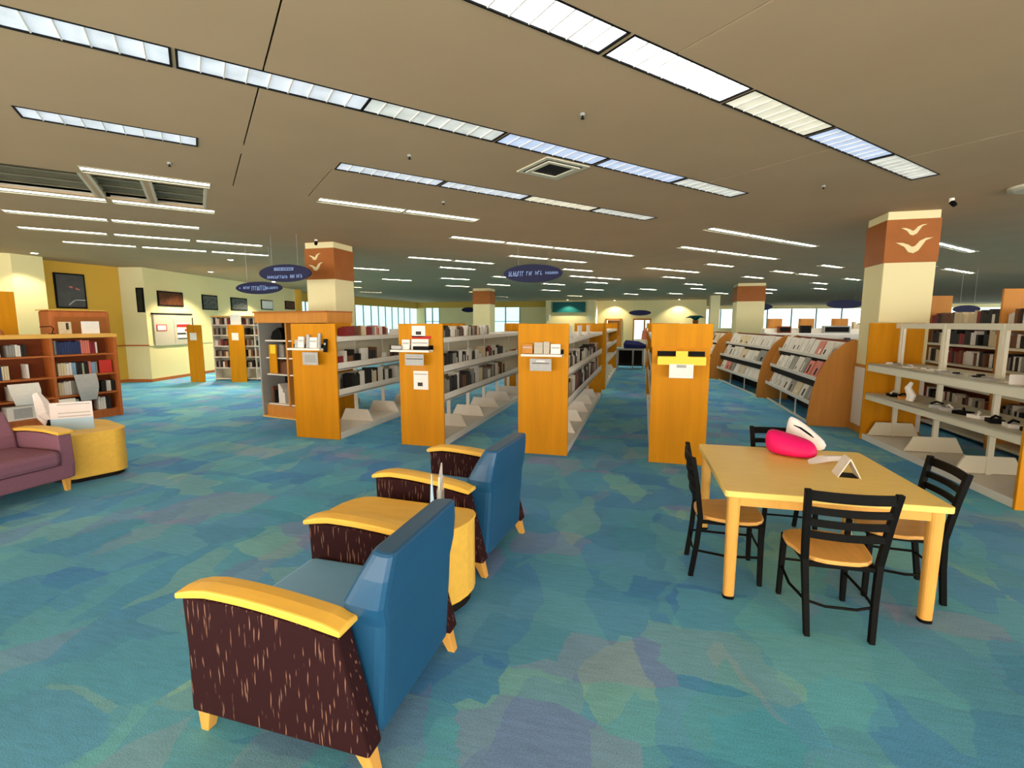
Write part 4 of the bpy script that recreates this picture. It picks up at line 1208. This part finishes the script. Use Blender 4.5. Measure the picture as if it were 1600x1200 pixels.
def armchair(x, y, rz, label, width=.89, body='maroon', hide='bluehide', seatm='seatsheen', single=True):
    """local frame: +x is the way the sitter faces, origin under the middle of the back edge"""
    t = thing('armchair', label, 'armchair', (x, y, 0), rz, 'lounge armchairs')
    hw = width / 2
    side = [(.0, .12), (.125, .60), (.30, .63), (.62, .655), (.885, .65), (.875, .40), (.88, .12)]
    for s in (-1, 1):
        y0, y1 = sorted((s * hw, s * (hw - .1)))
        MB().xz(side, y0, y1, M[body]).build('side_panel', t, .012)
        # wooden arm, gently bowed
        a0, a1 = (s * (hw + .012), s * (hw - .115))
        rings = []
        for u in [i / 10 for i in range(11)]:
            xx = .10 + .81 * u; zt = .598 + .07 * math.sin(math.pi * (.08 + .56 * u)) - .02 * max(0, u - .8) / .2
            th = .036 if 0 < u < 1 else .026
            rings.append([(xx, a0, zt), (xx, a0, zt + th), (xx, (a0 * .5 + a1 * .5), zt + th + .006), (xx, a1, zt + th), (xx, a1, zt)])
        MB().loft(rings, M['maple']).build('arm_rest', t, .008)
    MB().b2((.16, -hw + .1, .16), (.84, hw - .1, .34), M[body]).build('seat_base', t, .01)
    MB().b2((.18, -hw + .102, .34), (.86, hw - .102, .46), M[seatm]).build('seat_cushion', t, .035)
    # back: loft of horizontal sections, leaning backwards and flaring
    rings = []
    hb = hw - .105
    for z, xr, xf, ww in ((.13, .01, .17, hb), (.3, .0, .2, hb), (.46, -.012, .215, hb), (.6, -.02, .2, hb), (.69, -.03, .17, hb + .03), (.80, -.045, .11, hb + .015), (.89, -.055, .06, hb - .01), (.905, -.055, .055, hb - .015)):
        sec = rounded([(xr, -ww), (xf, -ww + .02), (xf, ww - .02), (xr, ww)], .045, 3)
        rings.append([(p[0], p[1], z) for p in sec])
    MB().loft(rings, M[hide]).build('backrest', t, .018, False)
    for sx, sy in ((.06, -1), (.06, 1), (.84, -1), (.84, 1)):
        q = MB(); c = sy * (hw - .055); dx = -.05 if sx < .5 else .02
        q.loft([[(sx - .035, c - .035, .13), (sx + .035, c - .035, .13), (sx + .035, c + .035, .13), (sx - .035, c + .035, .13)],
                [(sx + dx - .02, c - .022, 0), (sx + dx + .02, c - .022, 0), (sx + dx + .02, c + .022, 0), (sx + dx - .02, c + .022, 0)]], M['mapleleg'])
        q.build('leg', t, .004)
    return t


armchair(-.96, 1.915, R(179), 'blue backed armchair with maroon sides and maple arms, nearest the camera')
armchair(-.985, 3.48, R(174), 'blue backed armchair with maroon sides beyond the wedge table')

# wedge table between them
t = thing('side_table', 'maple wedge side table with curved ends between the two armchairs', 'side table', (-1.45, 2.72, 0), R(1))
out = []
for i in range(9):
    a = -math.pi / 2 + math.pi * i / 8
    out.append((.30 + .13 * math.cos(a) + .05 * math.sin(a), .22 * math.sin(a)))
for i in range(9):
    a = math.pi / 2 + math.pi * i / 8
    out.append((-.38 + .16 * math.cos(a), .27 * math.sin(a)))
inner = [(p[0] * .985, p[1] * .97) for p in out]
MB().prism(inner, .07, .535, M['maple']).build('body', t)
MB().prism(out, .535, .56, M['maple']).build('top', t, .004)
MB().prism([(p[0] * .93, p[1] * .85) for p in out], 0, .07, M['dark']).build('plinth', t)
t = thing('sign_holder', 'slim white acrylic sign holder standing on the wedge table', 'sign holder', (-1.2, 2.72, .56), R(109))
q = MB(); q.xz([(-.12, 0), (.12, 0), (.13, .2), (.11, .34), (-.1, .31), (-.12, .2)], -.004, .004, M['paper']); q.build('sheet', t)
q = MB(); q.xz([(-.13, 0), (.13, 0), (.13, .24), (-.13, .24)], -.012, -.007, M['glass']); q.xz([(-.13, 0), (.13, 0), (.13, .24), (-.13, .24)], .007, .012, M['glass']); q.b2((-.13, -.05, 0), (.13, .05, .006), M['glass']); q.build('holder', t)
q = MB(); q.loft([[(-.01, -.01, 0), (.03, -.01, 0), (.03, .01, 0), (-.01, .01, 0)], [(.0, -.004, .24), (.016, -.004, .24), (.016, .004, .24), (.0, .004, .24)], [(.006, -.002, .36), (.01, -.002, .36), (.01, .002, .36), (.006, .002, .36)]], M['bluepaper'])
tag(q.build('paper_tag', loc=(-1.18, 2.53, .56)), 'pointed pale blue paper peeking over the nearest armchair back', 'paper')

# plum sofa at left
t = thing('sofa', 'plum fabric sofa with maple arm caps cut by the left edge', 'sofa', (-6.78, 2.7, 0), 0)
# local: +x front, run along y, right (far) arm at y max
MB().b2((.0, -1.1, .14), (.86, .98, .3), M['purple']).build('base', t, .02)
MB().b2((.2, -1.1, .3), (.9, .86, .47), M['purple']).build('seat_cushion', t, .05)
rings = []
for z, xr, xf in ((.16, -.02, .22), (.4, -.04, .26), (.6, -.07, .24), (.8, -.11, .16), (.92, -.14, .08), (.95, -.13, .0)):
    e = .0 if z < .8 else .06 * (z - .75) / .2
    rings.append([(xr, -1.1, z), (xf, -1.1, z), (xf, .86 - e, z), (xr, .86 - e, z)])
MB().loft(rings, M['purple']).build('backrest', t, .04)
arm = [(-.04, .14), (-.02, .6), (.4, .64), (.84, .62), (.86, .3), (.84, .14)]
MB().xz(arm, .87, 1.0, M['purple']).build('arm', t, .015)
rings = [[(xx, .855, zz), (xx, .855, zz + .03), (xx, 1.012, zz + .03), (xx, 1.012, zz)] for xx, zz in ((-.02, .6), (.15, .63), (.4, .65), (.65, .648), (.88, .622))]
MB().loft(rings, M['maple']).build('arm_rest', t, .008)
for xx, yy in ((.8, .93), (.05, .93)):
    q = MB(); q.loft([[(xx - .03, yy - .03, .15), (xx + .03, yy - .03, .15), (xx + .03, yy + .03, .15), (xx - .03, yy + .03, .15)], [(xx - .015, yy - .02, 0), (xx + .025, yy - .02, 0), (xx + .025, yy + .02, 0), (xx - .015, yy + .02, 0)]], M['mapleleg'])
    q.build('leg', t, .003)
# wedge table beside it
t = thing('corner_table', 'honey coloured wedge corner table beside the plum sofa', 'side table', (-6.4, 4.05, 0))
out = rounded([(-.55, -.30), (.27, -.30), (.43, .16), (.36, .30), (-.3, .55), (-.6, .5)], .1, 4)
MB().prism([(p[0] * .985, p[1] * .985) for p in out], .05, .53, M['maple']).build('body', t)
MB().prism(out, .53, .555, M['maple']).build('top', t, .004)
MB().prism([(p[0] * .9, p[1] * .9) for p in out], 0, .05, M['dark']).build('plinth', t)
t = thing('sign_holder', 'white sheet with pale blue lower half standing on the corner table', 'sign holder', (-6.42, 4.03, .555), R(46))
MB().b2((-.19, -.01, 0), (.19, .01, .14), M['bluepaper']).build('blue_pocket', t)
MB().b2((-.19, -.006, .14), (.19, .006, .33), M['pinkpaper']).build('printed_sheet', t)
q = MB()
for zz in (.16, .2, .3): q.b2((-.12, -.009, zz), (.17, -.006, zz + .01), M['greypaper'])
q.build('text_line', t)
q = MB(); q.tube([(0, 0, .0), (-.05, .02, .12), (-.16, .05, .25), (-.25, .06, .36)], [.05, .09, .07, .04], M['pinkpaper'], 7)
q.tube([(.02, 0, .02), (.05, .0, .06)], .04, M['black'], 7)
tag(q.build('crumpled_paper', loc=(-6.68, 3.95, .6)), 'crumpled pale newspaper bundle left of the white sheet', 'newspaper')

# ------------------------------------------------------------------ reading table and four chairs
TBX, TBY = 1.14, 3.84
t = thing('reading_table', 'square maple topped table with round-cornered legs', 'table', (TBX, TBY, 0), R(1.5))
h = .62
MB().prism(rounded([(-h, -h), (h, -h), (h, h), (-h, h)], .03, 3), .705, .745, M['tabletop']).build('tabletop', t, .005)
q = MB()
q.b2((-h + .1, -h + .04, .64), (h - .1, -h + .06, .705), M['mapleleg']); q.b2((-h + .1, h - .06, .64), (h - .1, h - .04, .705), M['mapleleg'])
q.b2((-h + .04, -h + .1, .64), (-h + .06, h - .1, .705), M['mapleleg']); q.b2((h - .06, -h + .1, .64), (h - .04, h - .1, .705), M['mapleleg']); q.build('apron', t)
for sx in (-1, 1):
    for sy in (-1, 1):
        c = h - .065
        q = MB(); o_ = rounded([(-.04, -.04), (.04, -.04), (.04, .04), (-.04, .04)], .034, 4)
        q.loft([[(sx * c + p[0], sy * c + p[1], .705) for p in o_], [(sx * c + p[0] * .85, sy * c + p[1] * .85, .02) for p in o_]], M['mapleleg'])
        o = q.build('leg', t)
        MB().prism([(sx * c + p[0] * .9, sy * c + p[1] * .9) for p in o_], 0, .02, M['black']).build('foot_glide', o)


def cafe_chair(x, y, rz, label):
    """local +y is the way the sitter faces; origin below seat centre"""
    t = thing('dining_chair', label, 'chair', (x, y, 0), rz, 'chairs round the reading table')
    # rear legs run up as back posts, flaring outwards at the top
    for s in (-1, 1):
        pts = [(s * .165, -.235, 0), (s * .178, -.205, .25), (s * .19, -.19, .45), (s * .208, -.225, .7), (s * .222, -.26, .885)]
        rings = []
        for (px, py, pz), wd in zip(pts, (.019, .021, .023, .023, .022)):
            rings.append([(px - wd * .8, py - .017, pz), (px + wd * .8, py - .017, pz), (px + wd * .8, py + .017, pz), (px - wd * .8, py + .017, pz)])
        MB().loft(rings, M['black']).build('rear_leg', t, .004)
        q = MB(); q.loft([[(s * .18 - .017, .185, .43), (s * .18 + .017, .185, .43), (s * .18 + .017, .22, .43), (s * .18 - .017, .22, .43)], [(s * .19 - .014, .195, 0), (s * .19 + .014, .195, 0), (s * .19 + .014, .225, 0), (s * .19 - .014, .225, 0)]], M['black'])
        q.build('front_leg', t, .003)
        MB().tube([(s * .185, .2, .2), (s * .2, .0, .19), (s * .176, -.205, .2)], .009, M['black'], 7).build('side_stretcher', t)
    for z, hh in ((.85, .028), (.76, .02), (.685, .02), (.61, .02)):
        xs_ = .188 + (z - .45) * .08; yb = -.19 - (z - .45) * .165
        q = MB(); rings = []
        for i in range(9):
            u = -1 + i / 4; yy = yb - .03 * (1 - u * u)
            rings.append([(u * xs_, yy - .008, z - hh), (u * xs_, yy + .008, z - hh), (u * xs_, yy + .008, z + hh), (u * xs_, yy - .008, z + hh)])
        q.loft(rings, M['black']); q.build('back_slat', t)
    q = MB(); q.b2((-.17, .19, .405), (.17, .205, .43), M['black']); q.b2((-.175, -.2, .405), (.175, -.185, .43), M['black']); q.b2((-.185, -.19, .405), (-.17, .2, .43), M['black']); q.b2((.17, -.19, .405), (.185, .2, .43), M['black']); q.build('seat_frame', t)
    MB().tube([(-.17, -.205, .2), (-.08, -.225, .185), (.08, -.225, .185), (.17, -.205, .2)], .008, M['black'], 7).build('rear_stretcher', t)
    MB().tube([(-.18, .205, .25), (0, .2, .25), (.18, .205, .25)], .008, M['black'], 7).build('front_stretcher', t)
    n = 28; pts = []
    for i in range(n):
        a = 2 * math.pi * i / n; ca, sa = math.cos(a), math.sin(a)
        r_ = (abs(ca) ** 3.2 + abs(sa) ** 3.2) ** (-1 / 3.2)
        wdt = .225 if sa > 0 else .215 - .03 * abs(sa)
        pts.append((wdt * ca * r_, .225 * sa * r_ + .012))
    MB().prism(pts, .43, .456, M['seatwood']).build('seat', t, .008)
    return t


ch = cafe_chair(1.13, 3.2, R(2), 'black ladder-back chair with wooden seat, front one with its back to the camera')
dup(ch, (.62, 3.66, 0), R(-90), 'black ladder-back chair with wooden seat at the left side of the table')
dup(ch, (1.69, 3.7, 0), R(88), 'black ladder-back chair with wooden seat at the right side of the table')
dup(ch, (1.19, 4.4, 0), R(180), 'black ladder-back chair behind the table by the pink pouch')


# pink pouch
def blob(rings, m, name, loc, rz, label, cat, sub=1):
    q = MB(); q.loft(rings, m); o = q.build(name, loc=loc, rz=rz, smooth=True, sub=sub)
    return tag(o, label, cat)


def ring(cx, cy, z, a, b, n=12, p=2.6, tilt=0):
    r_ = []
    for i in range(n):
        t_ = 2 * math.pi * i / n; c, s = math.cos(t_), math.sin(t_)
        k = (abs(c) ** p + abs(s) ** p) ** (-1 / p)
        r_.append((cx + a * c * k, cy + b * s * k, z + tilt * c * k))
    return r_


blob([ring(0, 0, .0, .16, .11, p=3.5), ring(-.01, 0, .03, .185, .125, p=3.5), ring(-.02, .0, .10, .185, .115, p=3.5, tilt=-.02), ring(-.03, .01, .15, .165, .085, p=3, tilt=-.03), ring(-.03, .02, .163, .12, .03, tilt=-.03)], M['pink'], 'pouch', (1.19, 4.24, .748), R(-24), 'bright pink soft pouch lying on the reading table', 'pouch')
blob([ring(.02, 0, 0, .13, .06), ring(.03, .0, .07, .165, .07), ring(.0, .02, .17, .13, .05, tilt=-.05), ring(-.05, .03, .25, .06, .03, tilt=-.04)], M['bagwhite'], 'cloth_bag', (1.31, 4.435, .748), R(-30), 'white cloth bag behind the pink pouch', 'bag')
q = MB(); q.tube([(-.06, 0, .2), (0, -.035, .19), (.07, -.045, .15), (.1, -.05, .13)], [.003, .008, .008, .003], M['black'], 6)
tag(q.build('bag_handle_cord', loc=(1.275, 4.345, .765), rz=R(-30)), 'black curved handle slot on the white cloth bag', 'cord')
q = MB(); q.loft([[(0, 0, 0), (.04, .0, .0), (.04, .03, .02), (0, .03, .02)], [(.1, .05, .03), (.14, .02, .02), (.14, .06, .05), (.1, .08, .05)], [(.24, .12, .02), (.28, .1, .02), (.28, .14, .04), (.24, .15, .04)]], M['pinkpaper'])
tag(q.build('tissue', loc=(1.24, 4.01, .746)), 'crumpled pale tissue beside the pink pouch', 'tissue')
# tent sign
t = thing('table_tent', 'white folded paper tent on the reading table', 'table sign', (1.4, 3.76, .745), R(-4))
for s in (-1, 1):
    T = Matrix.Translation((s * .034, 0, .066)) @ Matrix.Rotation(R(-s * 27), 4, 'Y')
    q = MB(); q.add([(-.003, -.07, -.075), (.003, -.07, -.075), (.003, .07, -.075), (-.003, .07, -.075), (-.003, -.07, .075), (.003, -.07, .075), (.003, .07, .075), (-.003, .07, .075)], [(0, 3, 2, 1), (4, 5, 6, 7), (0, 1, 5, 4), (1, 2, 6, 5), (2, 3, 7, 6), (3, 0, 4, 7)], M['paper'], T)
    q.build('leaf', t)
MB().b2((-.055, -.06, 0), (.055, .06, .004), M['black']).build('base', t)
print('books', NB[0], 'objects', len(D.objects))
